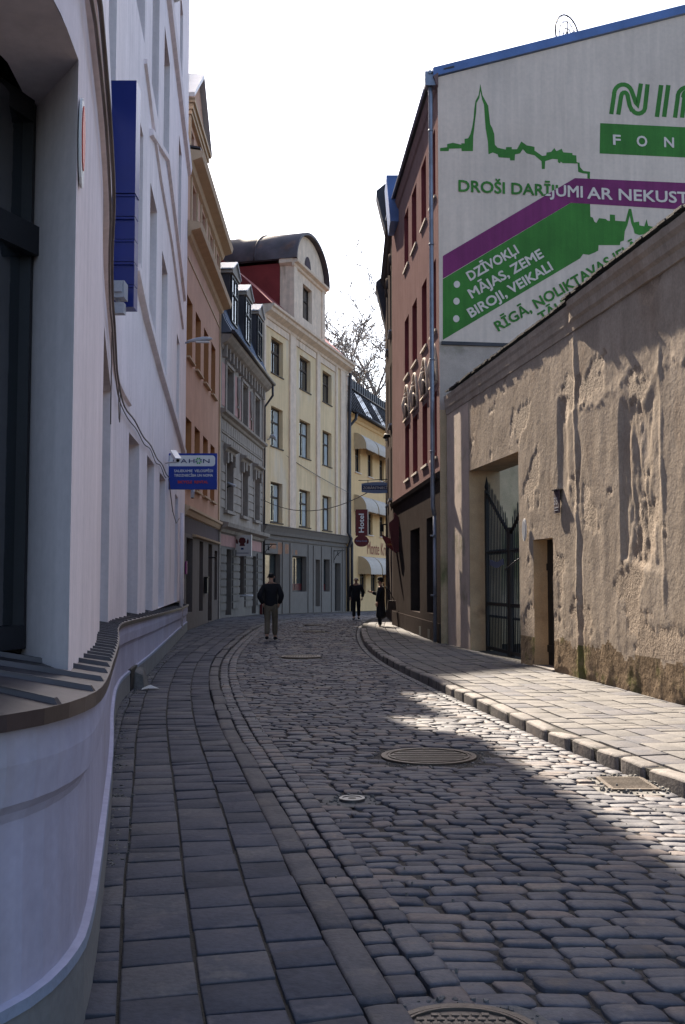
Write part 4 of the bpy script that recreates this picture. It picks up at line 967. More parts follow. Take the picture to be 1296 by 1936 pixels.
for i, (a, b, lo, hi) in enumerate(opg):
    d = MB(); d.fbox(FG, a, b, lo, hi, -.28, -.24); d.fbox(FG, a + .12, b - .12, lo + .9, hi - .15, -.239, -.22); d.build('door' if i != 1 else 'shop_window', 'iron' if i == 2 else 'greybase' if i == 0 else 'dframe', gh)
mb = MB()
cornice(mb, FG, -.05, L + .12, [(0, 3.45), (.1, 3.5), (.15, 3.62), (.38, 3.7), (.42, 3.85), (0, 3.95)])
cornice(mb, FG, -.05, L + .08, [(0, 8.1), (.08, 8.14), (.12, 8.24), (.26, 8.3), (.28, 8.4), (0, 8.48)])
cornice(mb, FG, -.05, L + .1, [(0, 10.85), (.08, 10.9), (.12, 11.05), (.3, 11.15), (.45, 11.3), (.5, 11.42), (0, 11.45)])
cornice(mb, FG, 0, L, [(0, 7.52), (.05, 7.53), (.06, 7.6), (0, 7.61)])
for a, b in S3:
    cornice(mb, FG, a - .35, b + .35, [(0, 6.8), (.08, 6.86), (.12, 6.95), (.28, 7.0), (.3, 7.08), (0, 7.14)])
    for q in (a - .12, b + .12): mb.fbox(FG, q - .11, q + .11, 4.3, 6.8, 0, .07); mb.fbox(FG, q - .12, q + .12, 6.35, 6.8, .07, .16); mb.fbox(FG, q - .13, q + .13, 8.5, 10.6, 0, .06)
    mb.fbox(FG, a - .25, b + .25, 4.3, 4.42, 0, .16); mb.fbox(FG, a - .2, b + .2, 10.45, 10.58, 0, .08)
    mb.fbox(FG, (a + b) / 2 - .2, (a + b) / 2 + .2, 6.5, 6.85, .0, .14)
for k in range(14):
    q = .5 + k * (L - 1) / 13; mb.fbox(FG, q - .09, q + .09, 10.6, 11.1, 0, .2)
mb.fbox(FG, L - .22, L, -.3, 10.9, 0, .05); mb.fbox(FG, 0, .2, -.3, 10.9, 0, .05)
mb.build('cornice', 'stucco', gh)
for (a, b) in ((0.25, 1.15), (2.95, 4.85), (6.55, 8.2), (9.95, L - .25)):
    mb = MB(); mb.fbox(FG, a + .02, b - .02, 4.5, 6.36, 0, .012); z = 4.5
    while z < 6.3: mb.fbox(FG, a, b, z, z + .30, 0, .045); z += .36
    mb.build('rustication', 'stucco', gh)
for (a, b) in ((.2, 1.4), (2.95, 4.5), (6.0, 7.9), (9.35, L - .25)):
    mb = MB(); mb.fbox(FG, a + .02, b - .02, .35, 2.85, 0, .012); z = .35
    while z < 2.8: mb.fbox(FG, a, b, z, z + .26, 0, .06); z += .32
    mb.build('rustication', 'stuccolow', gh)
mb = MB()
for zz in (7.18, 7.64):
    q = .3
    while q < L - .6: mb.fbox(FG, q, q + .46, zz, zz + (.30 if zz < 7.5 else .42), 0, .03); q += .52
mb.build('frieze_tiles', 'stucco', gh)
for q in (4.0, 7.4):
    mb = MB()
    for d in (-.25, 0, .25): mb.tube([FG.P(q + d, 10.4, .05), FG.P(q + d, 9.5, .05), FG.P(q + d * .3, 9.2, .06), FG.P(q, 8.9 - abs(d), .05)], .045, 6)
    mb.fbox(FG, q - .3, q + .3, 9.05, 9.15, 0, .07); mb.build('plaster_ornament', 'stucco', gh)
for a, b, lo, hi in ((.2, 1.0, 8.65, 10.4), (3.05, 4.7, 8.65, 10.4), (6.65, 8.05, 8.65, 10.4), (.2, 4.4, 2.95, 3.42), (6.4, L - .25, 2.95, 3.42)):
    mb = MB(); mb.fbox(FG, a, b, lo, hi, .0, .02); mb.build('pink_panel', 'pink', gh)
mb = MB(); mb.tube([FG.P(-.1, 11.5, .55), FG.P(L + .3, 11.5, .55)], .09, 8); mb.tube([FG.P(L + .1, 11.45, .5), FG.P(L + .12, 10.9, .5), FG.P(L + .05, 10.3, .1), FG.P(L + .02, -.2, .1)], .06, 8); mb.build('gutter', 'darkroof', gh)
# mansard
mb = MB(); a, b = -.02, L + .05
sect = [(.5, 11.5), (.2, 12.0), (-.75, 14.5), (-.85, 14.7), (-5, 15.4), (-5, 11.4)]
mb.prism([FG.P(a, z, o) for o, z in sect], FG.P(b, 0) - FG.P(a, 0))
k = 0; q = a + .15
while q < b:
    mb.tube([FG.P(q, 11.56, .52), FG.P(q, 12.02, .23), FG.P(q, 14.52, -.73)], .028, 5); q += .42
mb.build('mansard_roof', 'zinc', gh)
for (a, b) in ((1.4, 2.95), (4.75, 6.3), (8.1, 9.65)):
    d = MB(); zb0, zt0 = 12.25, 14.35
    d.hexa([FG.P(a, zb0, .12), FG.P(b, zb0, .12), FG.P(b, zb0, -1.2), FG.P(a, zb0, -1.2), FG.P(a, zt0, .12), FG.P(b, zt0, .12), FG.P(b, zt0, -1.2), FG.P(a, zt0, -1.2)])
    do = d.build('dormer', 'darkroof', gh)
    p = MB(); mid = (a + b) / 2
    p.fbox(FG, a - .1, b + .1, zt0, zt0 + .12, -1.2, .26); p.prism([FG.P(a - .1, zt0 + .12, .22), FG.P(b + .1, zt0 + .12, .22), FG.P(mid, zt0 + .62, .22)], FG.P(0, 0, -1.4) - FG.P(0, 0, 0)); p.build('dormer_pediment', 'stucco', do)
    p = MB()
    for sa in (a - .18, b + .18): p.hexa([FG.P(sa, zt0 + .12, .3), FG.P(mid, zt0 + .64, .3), FG.P(mid, zt0 + .64, -1.3), FG.P(sa, zt0 + .12, -1.3), FG.P(sa, zt0 + .17, .3), FG.P(mid, zt0 + .70, .3), FG.P(mid, zt0 + .70, -1.3), FG.P(sa, zt0 + .17, -1.3)])
    p.build('dormer_roof', 'lampgrey', do)
    window(FG, a + .1, b - .1, zb0 + .08, zt0 - .04, -.15, gh, fm='dframe', ft=.07, trans=(.62,), mull=1, name='dormer_window')
# pharmacy style sign box
pa, pb = at_depth(443, 1051, 44.5), at_depth(474, 1012, 44.5)
ps = empty('sign_box', (pa.x, 44.5, pa.z), 'square white sign box with a dark red emblem on the grey stucco house', 'sign')
mb = MB(); mb.box((pa.x, 44.5, pa.z), (pb.x, 44.68, pb.z)); mb.build('box', 'signwhite', ps)
cx, cz = (pa.x + pb.x) / 2, pa.z + (pb.z - pa.z) * .67; mb = MB()
mb.prism([(cx + x, 44.49, cz + z) for x, z in ((-.12, -.17), (.12, -.17), (.09, -.06), (.16, .0), (.13, .14), (.06, .2), (-.06, .2), (-.13, .14), (-.16, 0), (-.09, -.06))], (0, .008, 0))
for sgn in (-1, 1): mb.prism([(cx + sgn * x, 44.49, cz + z) for x, z in ((.18, -.08), (.27, -.06), (.28, .06), (.24, .16), (.19, .05))], (0, .008, 0))
mb.build('emblem', 'maroon', ps)
mb = MB(); mb.box((pa.x + .08, 44.49, pa.z + .11), (pb.x - .08, 44.498, pa.z + .135)); mb.box((cx - .06, 44.49, pa.z + .27), (cx + .06, 44.498, pa.z + .35)); mb.build('text_line', 'navy', ps)
mb = MB(); mb.box((pb.x + .005, 44.45, pa.z - .02), (pb.x + .05, 44.7, pb.z + .03)); mb.build('edge', 'camwhite', ps)
mb = MB(); mb.tube([(pa.x - .3, 44.6, pb.z - .1), (pa.x + .05, 44.6, pb.z - .1)], .03, 6); mb.build('bracket', 'iron', ps)
pt = at_depth(440, 915, 43.5); lf = empty('sign_lamp', tuple(pt), 'slim white tube lamp on a bracket on the middle floor of the grey house', 'lamp')
mb = MB(); mb.tube([(pt.x - .22, 43.5, pt.z + .05), (pt.x + .15, 43.4, pt.z - .1)], .05, 8); mb.build('tube', 'camwhite', lf); mb = MB(); mb.tube([(pt.x - .45, 43.6, pt.z - .2), (pt.x, 43.5, pt.z - .06)], .02, 6); mb.build('arm', 'iron', lf)
mb = MB(); pr = at_depth(466, 1126, 45.5); mb.tube([(pr.x - .3, 45.5, pr.z), (pr.x + .3, 45.5, pr.z)], .035, 8); tag(mb.build('white_rail', 'camwhite'), 'short white horizontal rail in front of the shop opening of the grey house', 'rail')
mb = MB(); pr = at_depth(494, 1150, 51.2); mb.box((pr.x - .06, 51.2, zg(51)), (pr.x + .06, 51.3, zg(51) + .7)); tag(mb.build('marker_post', 'maroon'), 'low dark red post at the corner between the grey and yellow houses', 'post')

# ================================================================ YELLOW HOUSE
yh = empty('yellow_house', (-2, 59, -.2), 'old yellow four storey house with red roof and round-topped dormer, at the bend', 'house')
L = FY.L
YC = [(1.25, 3.1), (5.95, 7.95), (10.35, 12.25)]
rowz = [(4.55, 6.65), (8.5, 10.6), (12.35, 14.25)]
opsh = [(.42, 2.8, .25, 2.92), (4.75, 7.3, .9, 2.88), (8.9, 9.9, .0, 2.75), (10.6, 11.9, .85, 2.8), (13.0, 14.3, -.4, 2.6)]
mb = MB(); wall(mb, FY, 0, L, 3.95, 15.0, [(a, b, lo, hi) for a, b in YC for lo, hi in rowz], depth=.32, m=0); wall(mb, FY, 0, L, -.6, 3.95, opsh, depth=.35, m=1)
body(mb, FY, 0, L, -.6, 15.2, 11)
mb.build('wall', ['yellow', 'greybase'], yh)
for i, (a, b) in enumerate(YC):
    for j, (lo, hi) in enumerate(rowz): window(FY, a, b, lo, hi, .27, yh, fm='door', gm='glass' if j == 2 else 'glass2', ft=.09, trans=(.64,), mull=1, sill=.05, sm='door', curtain=(j < 2))
for i, (a, b, lo, hi) in enumerate(opsh):
    if i in (2, 4): d = MB(); d.fbox(FY, a, b, lo, hi, -.34, -.29); d.fbox(FY, a + .15, b - .15, lo + 1.1, hi - .4, -.289, -.27); d.build('door', 'iron' if i == 4 else 'greybase', yh)
    else:
        wo_ = window(FY, a, b, lo, hi, .32, yh, fm='dframe', gm='glass2', ft=.08, trans=(), mull=0 if i != 1 else 1, name='shop_window')
        if i: d = MB(); d.fbox(FY, a + .08, b - .08, lo + .08, lo + .45, -.31, -.29); d.build('red_panel', 'maroon', wo_)
mb = MB()
for a, b in ((0, .25), (4.1, 5.1), (9.0, 9.65), (13.0, 13.35), (14.1, L)): mb.fbox(FY, a, b, 4.4, 15.0, 0, .09)
for (a, b) in ((.35, 3.95), (5.2, 8.85), (9.75, 12.9)):
    mb.fbox(FY, a, b, 14.6, 14.95, 0, .06)
cornice(mb, FY, -.05, L + .15, [(0, 14.95), (.1, 15.0), (.15, 15.12), (.45, 15.3), (.5, 15.45), (.6, 15.5), (.62, 15.62), (0, 15.7)])
mb.build('trim', 'ytrim', yh)
mb = MB(); cornice(mb, FY, -.05, L + .05, [(0, 3.85), (.12, 3.9), (.16, 4.05), (.28, 4.3), (0, 4.36)]); cornice(mb, FY, 0, L, [(0, 3.6), (.05, 3.62), (.08, 3.7), (0, 3.75)])
for a in (0, 3.05, 4.3, 7.5, 8.5, 10.1, 12.2, 14.6): mb.fbox(FY, a, a + .35, -.6, 3.55, 0, .05)
mb.build('shop_cornice', 'greybase', yh)
mb = MB(); cornice(mb, FY, 0, L, [(0, 4.36), (.3, 4.3), (.31, 4.34), (0, 4.42)]); mb.build('shop_flashing', 'darkroof', yh)
# illegible faded lettering kept as worn paint marks
mb = MB(); q = 1.2
for (n_, h, w_, zc_) in ((7, .32, .13, 3.2), (10, .62, .17, 3.1), (2, .32, .2, 2.95), (3, .3, .12, 2.95)):
    for k in range(n_):
        hh = h * random.uniform(.7, 1.05); a = q; b = q + w_ * .62; mb.fbox(FY, a, b, zc_ - hh * .5 + .12, zc_ + hh * .5 + .12, 0, .006)
        if k % 2 == 0: mb.fbox(FY, b, b + w_ * .38, zc_ + hh * .2, zc_ + hh * .3 + .03, 0, .005)
        q += w_
    q += .35
mb.build('faded_lettering', 'faded', yh)
# red roof slope and dormer block with barrel roof
mb = MB(); mb.prism([FY.P(-.1, 15.62, .5), FY.P(-.1, 17.6, -1.6), FY.P(-.1, 21.0, -6), FY.P(-.1, 15.62, -9)], FY.P(L + .1, 0) - FY.P(-.1, 0)); mb.build('roof', 'redroof', yh)
da, db = 4.7, 10.6
mb = MB(); wall(mb, FY, da, db, 15.65, 19.2, [(6.5, 8.2, 16.5, 18.5)], depth=.32)
for q in (da, db):
    mb.quad(FY.P(q, 15.5, 0), FY.P(q, 19.2, 0), FY.P(q, 19.2, -.75), FY.P(q, 15.5, -.75))
mb.fbox(FY, da, da + .55, 15.7, 19.0, 0, .08); mb.fbox(FY, db - .55, db, 15.7, 19.0, 0, .08)
cornice(mb, FY, da - .15, db + .15, [(0, 18.95), (.1, 19.0), (.14, 19.12), (.32, 19.2), (.35, 19.32), (0, 19.4)])
for q, sgn in ((da, -1), (db, 1)):
    mb.hexa([FY.P(q, 19.0, .0), FY.P(q + sgn * .2, 19.15, .0), FY.P(q + sgn * .2, 19.15, -.75), FY.P(q, 19.0, -.75), FY.P(q, 19.38, 0), FY.P(q + sgn * .2, 19.38, 0), FY.P(q + sgn * .2, 19.38, -.75), FY.P(q, 19.38, -.75)])
arc = [FY.P((da + db) / 2 + (db - da) / 2 * math.cos(t), 19.35 + 2.05 * math.sin(t), .02) for t in [k * math.pi / 18 for k in range(19)]]
mb.prism(arc, FY.P(0, 0, -.6) - FY.P(0, 0, 0))
mb.build('dormer_front', 'ytrim', yh)
mb = MB(); mc = (da + db) / 2 - .4; mb.prism([FY.P(mc + .55 * math.cos(t), 19.5 + .75 * math.sin(t), .05) for t in [k * math.pi / 8 for k in range(9)]], FY.P(0, 0, .02) - FY.P(0, 0, 0)); mb.build('lunette', 'shopdark', yh)
window(FY, 6.5, 8.2, 16.5, 18.5, .28, yh, fm='door', gm='glass', trans=(.62,), mull=1, name='dormer_window')
mb = MB()
for q in (da + .02, db - .02): mb.hexa([FY.P(q, 15.3, -.75), FY.P(q + .05, 15.3, -.75), FY.P(q + .05, 15.3, -9), FY.P(q, 15.3, -9), FY.P(q, 19.2, -.75), FY.P(q + .05, 19.2, -.75), FY.P(q + .05, 19.2, -9), FY.P(q, 19.2, -9)])
mb.build('red_side_wall', 'redroof', yh)
mb = MB(); rows_ = []
for o in [.32, -2.2, -2.25, -4.6, -4.65, -7, -9]:
    e = .02 if o in (-2.25, -4.65) else 0
    rows_.append([mb.v(FY.P((da + db) / 2 + (db - da + .5) / 2 * math.cos(t), 19.38 + (2.2 + e) * math.sin(t) + e, o)) for t in [k * math.pi / 24 for k in range(25)]])
for i in range(len(rows_) - 1):
    for k in range(24): mb.f((rows_[i][k], rows_[i + 1][k], rows_[i + 1][k + 1], rows_[i][k + 1]), 0, True)
ins = [[mb.v(FY.P((da + db) / 2 + (db - da + .3) / 2 * math.cos(t), 19.33 + 2.1 * math.sin(t), o)) for t in [k * math.pi / 24 for k in range(25)]] for o in (.32, -9)]
for k in range(24): mb.f((ins[0][k], ins[0][k + 1], ins[1][k + 1], ins[1][k])); mb.f((rows_[0][k], rows_[0][k + 1], ins[0][k + 1], ins[0][k]))
for o in (-2.2, -4.6): mb.tube([FY.P((da + db) / 2 + (db - da + .5) / 2 * math.cos(t), 19.40 + 2.22 * math.sin(t), o) for t in [k * math.pi / 24 for k in range(25)]], .05, 6)
mb.build('barrel_roof', 'brownroof', yh)
# little dormer in the red side
p = FY.P(da, 0, -3.2); mb = MB(); mb.hexa([FY.P(da - 1.0, 16.2, -2.7), FY.P(da + .02, 16.2, -2.7), FY.P(da + .02, 16.2, -4.2), FY.P(da - 1.0, 16.2, -4.2), FY.P(da - 1.0, 18.3, -2.7), FY.P(da + .02, 18.5, -2.7), FY.P(da + .02, 18.5, -4.2), FY.P(da - 1.0, 18.3, -4.2)]); sd_ = mb.build('small_dormer', 'redroof', yh)
window(Fac([(FY.P(da - 1.02, 0, -4.1).x, FY.P(da - 1.02, 0, -4.1).y), (FY.P(da - 1.02, 0, -2.8).x, FY.P(da - 1.02, 0, -2.8).y)], 1), .15, 1.2, 16.5, 18.1, -.03, yh, name='side_window')
ch = MB(); ch.hexa([FY.P(db + .7, 15.6, -.5), FY.P(db + 1.2, 15.6, -.5), FY.P(db + 1.2, 15.6, -1.3), FY.P(db + .7, 15.6, -1.3), FY.P(db + .7, 17.6, -.5), FY.P(db + 1.2, 17.6, -.5), FY.P(db + 1.2, 17.6, -1.3), FY.P(db + .7, 17.6, -1.3)]); ch.build('chimney', 'ytrim', yh)
for (x, lab) in ((.1, 'thin iron sign bracket at the left end of the yellow house shopfront'), (12.6, 'curled iron sign bracket above the right shop door of the yellow house')):
    mb = MB(); q = x; mb.tube([FY.P(q, 3.35, .05), FY.P(q, 3.35, .75)], .025, 6); mb.tube([FY.P(q, 2.6, .06), FY.P(q, 3.4, .06)], .02, 6); mb.tube([FY.P(q, 2.8, .08), FY.P(q, 3.05, .2), FY.P(q, 3.3, .5)], .018, 6); mb.tube([FY.P(q, 3.3, .3), FY.P(q, 3.05, .33)], .03, 6)
    tag(mb.build('sign_bracket', 'iron'), lab, 'bracket')
# round street lamp on arm at the corner, and wires across
pl0 = at_depth(515, 830, 52.5); sp_ = empty('arm_lamp', tuple(pl0), 'small street lamp on a wall arm between the grey and yellow houses', 'street lamp')
mb = MB(); mb.tube([(pl0.x - .5, 52.6, pl0.z - .1), (pl0.x - .1, 52.5, pl0.z + .02)], .03, 6); mb.build('arm', 'pipe', sp_)
mb = MB(); mb.tube([(pl0.x - .12, 52.5, pl0.z + .05), (pl0.x - .05, 52.5, pl0.z + .14), (pl0.x + .04, 52.5, pl0.z + .16), (pl0.x + .14, 52.5, pl0.z + .05), (pl0.x + .2, 52.5, pl0.z - .08)], [.05, .09, .11, .1, .03], 8); mb.build('lamp_head', 'lampgrey', sp_)
def wire(P, Q, sag, r, lab):
    P, Q = Vector(P), Vector(Q); mb = MB(); n = 14
    mb.tube([P + (Q - P) * (k / n) - Vector((0, 0, sag * 4 * (k / n) * (1 - k / n))) for k in range(n + 1)], r, 5); tag(mb.build('overhead_wire', 'cable'), lab, 'wire')
wire(at_depth(500, 832, 52.3), FY.P(15.2, 7.2, .25), .15, .018, 'upper thin wire running across the yellow house below its middle windows')
wire(at_depth(498, 945, 51.5), at_depth(735, 905, 42), .9, .018, 'lower sagging wire crossing in front of the yellow house towards the hotel')
# ================================================================ HOTEL HOUSE
hh = empty('hotel_house', (2, 73, -.5), 'apricot hotel house with dark mansard and cream awnings at the end of the street', 'house')
L = FH.L; HR = [(1.95, 3.25), (5.2, 6.5), (8.5, 9.8)]; G0 = -.7
opg = [(3.1, 4.6, .6, 2.3), (6.0, 7.6, .6, 2.3), (9.3, 10.6, -.5, 2.2)]
mb = MB(); wall(mb, FH, 0, L, G0, 12.3, [(a, b, lo, hi) for a, b in HR for lo, hi in ((4.7, 6.4), (8.8, 10.5))] + opg, depth=.3); body(mb, FH, 0, L, G0, 12.4, 9)
mb.build('wall', 'hotel', hh)
for a, b in HR:
    for lo, hi in ((4.7, 6.4), (8.8, 10.5)): window(FH, a, b, lo, hi, .2, hh, sill=.1, sm='mcream')
for a, b, lo, hi in opg: window(FH, a, b, lo, hi, .2, hh, name='shop_window' if lo > 0 else 'door', fm='dframe' if lo > 0 else 'reveal', mull=1)
mb = MB(); cornice(mb, FH, -.05, L + .05, [(0, 12.1), (.1, 12.15), (.15, 12.3), (.35, 12.4), (.35, 12.5), (0, 12.55)])
mb.fbox(FH, 0, .3, G0, 12.1, 0, .04); mb.build('cornice', 'hotel', hh)
mb = MB(); mb.prism([FH.P(-.1, z, o) for o, z in [(.5, 12.55), (-.6, 14.6), (-.6, 15.3), (-4, 15.6), (-4, 12.5)]], FH.P(L, 0) - FH.P(-.1, 0)); q = .1
while q < L:
    mb.tube([FH.P(q, 12.62, .5), FH.P(q, 14.6, -.57), FH.P(q, 15.3, -.58)], .035, 5); q += .62
mb.tube([FH.P(-.1, 12.55, .6), FH.P(L, 12.55, .6)], .09, 8); mb.tube([FH.P(-.1, 14.62, -.5), FH.P(L, 14.62, -.5)], .05, 6)
mb.build('mansard_roof', 'darkroof', hh)
for a, b in ((3.2, 4.9), (7.6, 9.0)):
    d = MB(); d.hexa([FH.P(a, 12.8, .42), FH.P(b, 12.8, .42), FH.P(b, 12.8, .30), FH.P(a, 12.8, .30), FH.P(a, 14.4, -.44), FH.P(b, 14.4, -.44), FH.P(b, 14.4, -.56), FH.P(a, 14.4, -.56)]); d.build('skylight', 'glass', hh)
mb = MB(); q = .2
mb.tube([FH.P(.2, 16.4, -1.0), FH.P(L, 16.4, -1.0)], .03, 5); mb.tube([FH.P(.2, 15.95, -1.0), FH.P(L, 15.95, -1.0)], .02, 5)
while q < L: mb.tube([FH.P(q, 15.3, -1.0), FH.P(q, 16.4, -1.0)], .028, 5); q += 1.1
mb.build('roof_railing', 'iron', hh)
# awnings: quarter round basket with scalloped valance
def awning(a, b, ztop, h, pr, parent):
    mb = MB(); n = 7; pts = [(pr * math.sin(t), ztop - h * (1 - math.cos(t))) for t in [k * math.pi / 2 / n for k in range(n + 1)]]
    for (o0, z0), (o1, z1) in zip(pts, pts[1:]): mb.hexa([FH.P(a, z0, o0), FH.P(b, z0, o0), FH.P(b, z1, o1), FH.P(a, z1, o1), FH.P(a, z0 - .02, o0), FH.P(b, z0 - .02, o0), FH.P(b, z1 - .02, o1 - .01), FH.P(a, z1 - .02, o1 - .01)], 0)
    for q in (a, b):
        mb.f([mb.v(FH.P(q, z, o)) for o, z in pts] + [mb.v(FH.P(q, ztop - h, 0))], 1)
    zz = ztop - h; m_ = 9
    for k in range(m_):
        s0, s1 = a + (b - a) * k / m_, a + (b - a) * (k + 1) / m_
        poly = [FH.P(s0, zz, pr)] + [FH.P(s0 + (s1 - s0) * t, zz - .13 - .07 * math.sin(t * math.pi), pr) for t in (0, .25, .5, .75, 1)] + [FH.P(s1, zz, pr)]
        mb.f([mb.v(p) for p in poly], 0)
    for q in (a, b):
        for k in range(4):
            o0, o1 = pr * k / 4, pr * (k + 1) / 4
            mb.f([mb.v(FH.P(q, z, o)) for o, z in [(o0, zz)] + [(o0 + (o1 - o0) * t, zz - .12 - .06 * math.sin(t * math.pi)) for t in (0, .33, .66, 1)] + [(o1, zz)]], 1)
    return mb.build('awning', ['awning', 'awnside'], parent)
for k, (a, b) in enumerate(((1.7, 4.9), (5.15, 8.35), (8.6, 11.6))):
    awning(a, b, 11.4, .95, .85, hh); awning(a, b, 7.25, .95, .85, hh)
for a, b in ((2.7, 5.7), (5.95, 8.95), (9.2, 12.0)): awning(a, b, 3.15, 1.05, .9, hh)
tq = -1
textobj('wall_lettering', 'Monte Kristo', FH.P(5.0, 3.35, .02), FH.T(3), (0, 0, 1), .95, 'hotelred', hh, width=7.0)
# drainpipe between yellow and hotel houses
mb = MB(); P0, P1 = FY.P(15.3, 15.0, .35), FY.P(15.55, 12.4, .3)
mb.tube([FH.P(.35, 12.5, .55), FH.P(.35, 12.1, .5), FH.P(.1, 11.6, .15), FH.P(.1, 4.4, .15), FH.P(-.1, 3.9, .35), FH.P(-.1, -.5, .35)], .1, 8)
mb.tube([FY.P(15.45, 15.0, .3), FY.P(15.45, 4.6, .18), FY.P(15.4, 4.2, .4), FY.P(15.4, 3.6, .2), FY.P(15.4, -.5, .2)], .1, 8)
tag(mb.build('drainpipe', 'darkroof'), 'pair of dark brown drainpipes in the joint between the yellow house and the hotel', 'drainpipe')
# hotel signs
a, b = at_depth(673, 1013, 66.5), at_depth(697, 963, 66.5)
hs = empty('hotel_sign', (a.x, 66.5, a.z), 'tall maroon sign board with the word Hotel written upwards', 'sign')
mb = MB(); mb.box((a.x, 66.5, a.z), (b.x - .06, 66.7, b.z)); mb.build('board', 'maroon', hs); mb = MB(); mb.box((b.x - .06, 66.49, a.z), (b.x, 66.71, b.z)); mb.build('edge', 'awning', hs)
textobj('lettering', 'Hotel', (b.x - .30, 66.49, a.z + .22), (0, 0, 1), (-1, 0, 0), .34, 'signwhite', hs, width=1.2, bold=.02)
c0 = at_depth(684, 1023, 66.3); ov = empty('oval_sign', tuple(c0), 'maroon scalloped oval board hanging just below the Hotel sign', 'sign'); mb = MB()
A = []
for k in range(36):
    t = k * math.pi / 18; rx, rz = .45, .36; 
    x, z = rx * math.copysign(abs(math.cos(t)) ** .8, math.cos(t)), rz * math.sin(t)
    if abs(math.cos(t)) > .93: x *= 1.06; 
    A.append((c0.x + x, 66.3, c0.z + z))
mb.prism(A, (0, .1, 0)); mb.build('board', 'maroon', ov)
textobj('lettering', 'Monte Kristo', (c0.x, 66.29, c0.z - .04), UX, UZ, .10, 'paleblue', ov, width=.72, center=True)
# ================================================================ BARE TREE
tr = empty('bare_tree', (4.2, 92, zg(92)), 'tall bare leafless tree rising behind the hotel roof', 'tree')
rt = random.Random(11)
trunk = MB(); base_ = Vector((4.3, 92, -1.2))
tp = [base_, base_ + Vector((-.1, 0, 5)), base_ + Vector((.1, 0, 9)), base_ + Vector((-.25, 0, 13.5))]
trunk.tube(tp, [.5, .42, .36, .3], 9); trunk.build('trunk', 'bark', tr)
crown = MB()
def branch(p, d, ln, r, lev):
    pts = [p]; rs = [r]; n = 5; q = p.copy(); dd = d.copy(); kids = []
    for i in range(n):
        dd = (dd + Vector((rt.uniform(-.16, .16), rt.uniform(-.16, .16), rt.uniform(-.05, .12)))).normalized()
        q = q + dd * ln / n; pts.append(q.copy()); rs.append(r * (1 - .65 * (i + 1) / n)); kids.append((q.copy(), dd.copy(), rs[-1]))
    crown.tube(pts, rs, 5 if lev < 3 else 3, cap=False)
    if lev >= 4: return
    for i, (kp, kd, kr) in enumerate(kids):
        if i == 0 and lev < 2: continue
        if lev >= 3 and rt.random() < .45: continue
        for _ in range(1 if lev < 1 else rt.choice([1, 1, 1, 2])):
            ax = Vector((rt.uniform(-1, 1), rt.uniform(-1, 1), rt.uniform(-.3, .5))).normalized(); nd = (kd * .75 + ax * .75).normalized()
            branch(kp, nd, ln * rt.uniform(.5, .68), max(.040, kr * .68), lev + 1)
for d_, l_ in (((-.75, 0, 1), 10.5), ((-.35, .2, 1), 11.5), ((-1.0, -.2, .7), 9.5), ((-.9, .2, .35), 7.5), ((.05, .1, 1), 11), ((.5, 0, 1), 9)):
    branch(tp[-1] + Vector((0, 0, rt.uniform(-2.5, 0))), Vector(d_).normalized(), l_ * .95, .26, 0)
crown.build('crown', 'bark', tr)

# ================================================================ RED HOUSE WITH PAINTED GABLE
rh = empty('oxblood_house', (3, 29, 0), 'tall oxblood red house on the right whose gable carries a green and purple advertisement', 'house')
L = FR.L
SR = [(.45, 1.3), (2.05, 2.95), (3.95, 4.95), (5.75, 6.75)]
rz = [(10.95, 12.65), (7.65, 9.4), (4.55, 6.15)]
opr = [(1.2, 2.3, .75, 3.15), (3.6, 5.6, .7, 3.0)]
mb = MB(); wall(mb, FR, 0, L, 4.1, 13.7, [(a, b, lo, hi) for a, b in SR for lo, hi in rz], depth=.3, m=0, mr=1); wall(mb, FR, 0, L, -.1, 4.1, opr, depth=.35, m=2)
A, B, C, D = FR.P(0, 0), FBil.P(9.9, 0), FBil.P(9.9, 0) + (FR.P(L, 0) - FR.P(0, 0)), FR.P(L, 0)
for p, q in ((B, C), (C, D)): mb.quad((p.x, p.y, 0), (q.x, q.y, 0), (q.x, q.y, 13.9), (p.x, p.y, 13.9))
mb.build('street_wall', ['red', 'redrev', 'umber_shade'], rh)
for a, b in SR:
    for lo, hi in rz: window(FR, a, b, lo, hi, .24, rh, sill=.05, sm='relief')
for a, b, lo, hi in opr: window(FR, a, b, lo, hi, .3, rh, name='shop_window', trans=(.75,), mull=1)
mb = MB(); cornice(mb, FR, 0, L, [(0, 3.95), (.08, 4.0), (.1, 4.1), (0, 4.16)]); mb.build('string_course', 'umber_shade', rh)
mb = MB(); cornice(mb, FR, -.1, L, [(0, 13.45), (.05, 13.5), (.08, 13.62), (.12, 13.7), (0, 13.78)])
mb.build('cornice', 'red', rh)
mb = MB(); mb.fbox(FR, 0, L, -.1, .55, 0, .04); mb.build('base_course', 'umber_shade', rh)
mb = MB(); mb.fbox(FR, 1.5, 1.9, .12, .35, .0, .045); mb.fbox(FR, 3.1, 3.5, .12, .35, 0, .045); mb.build('cellar_grille', 'iron', rh)
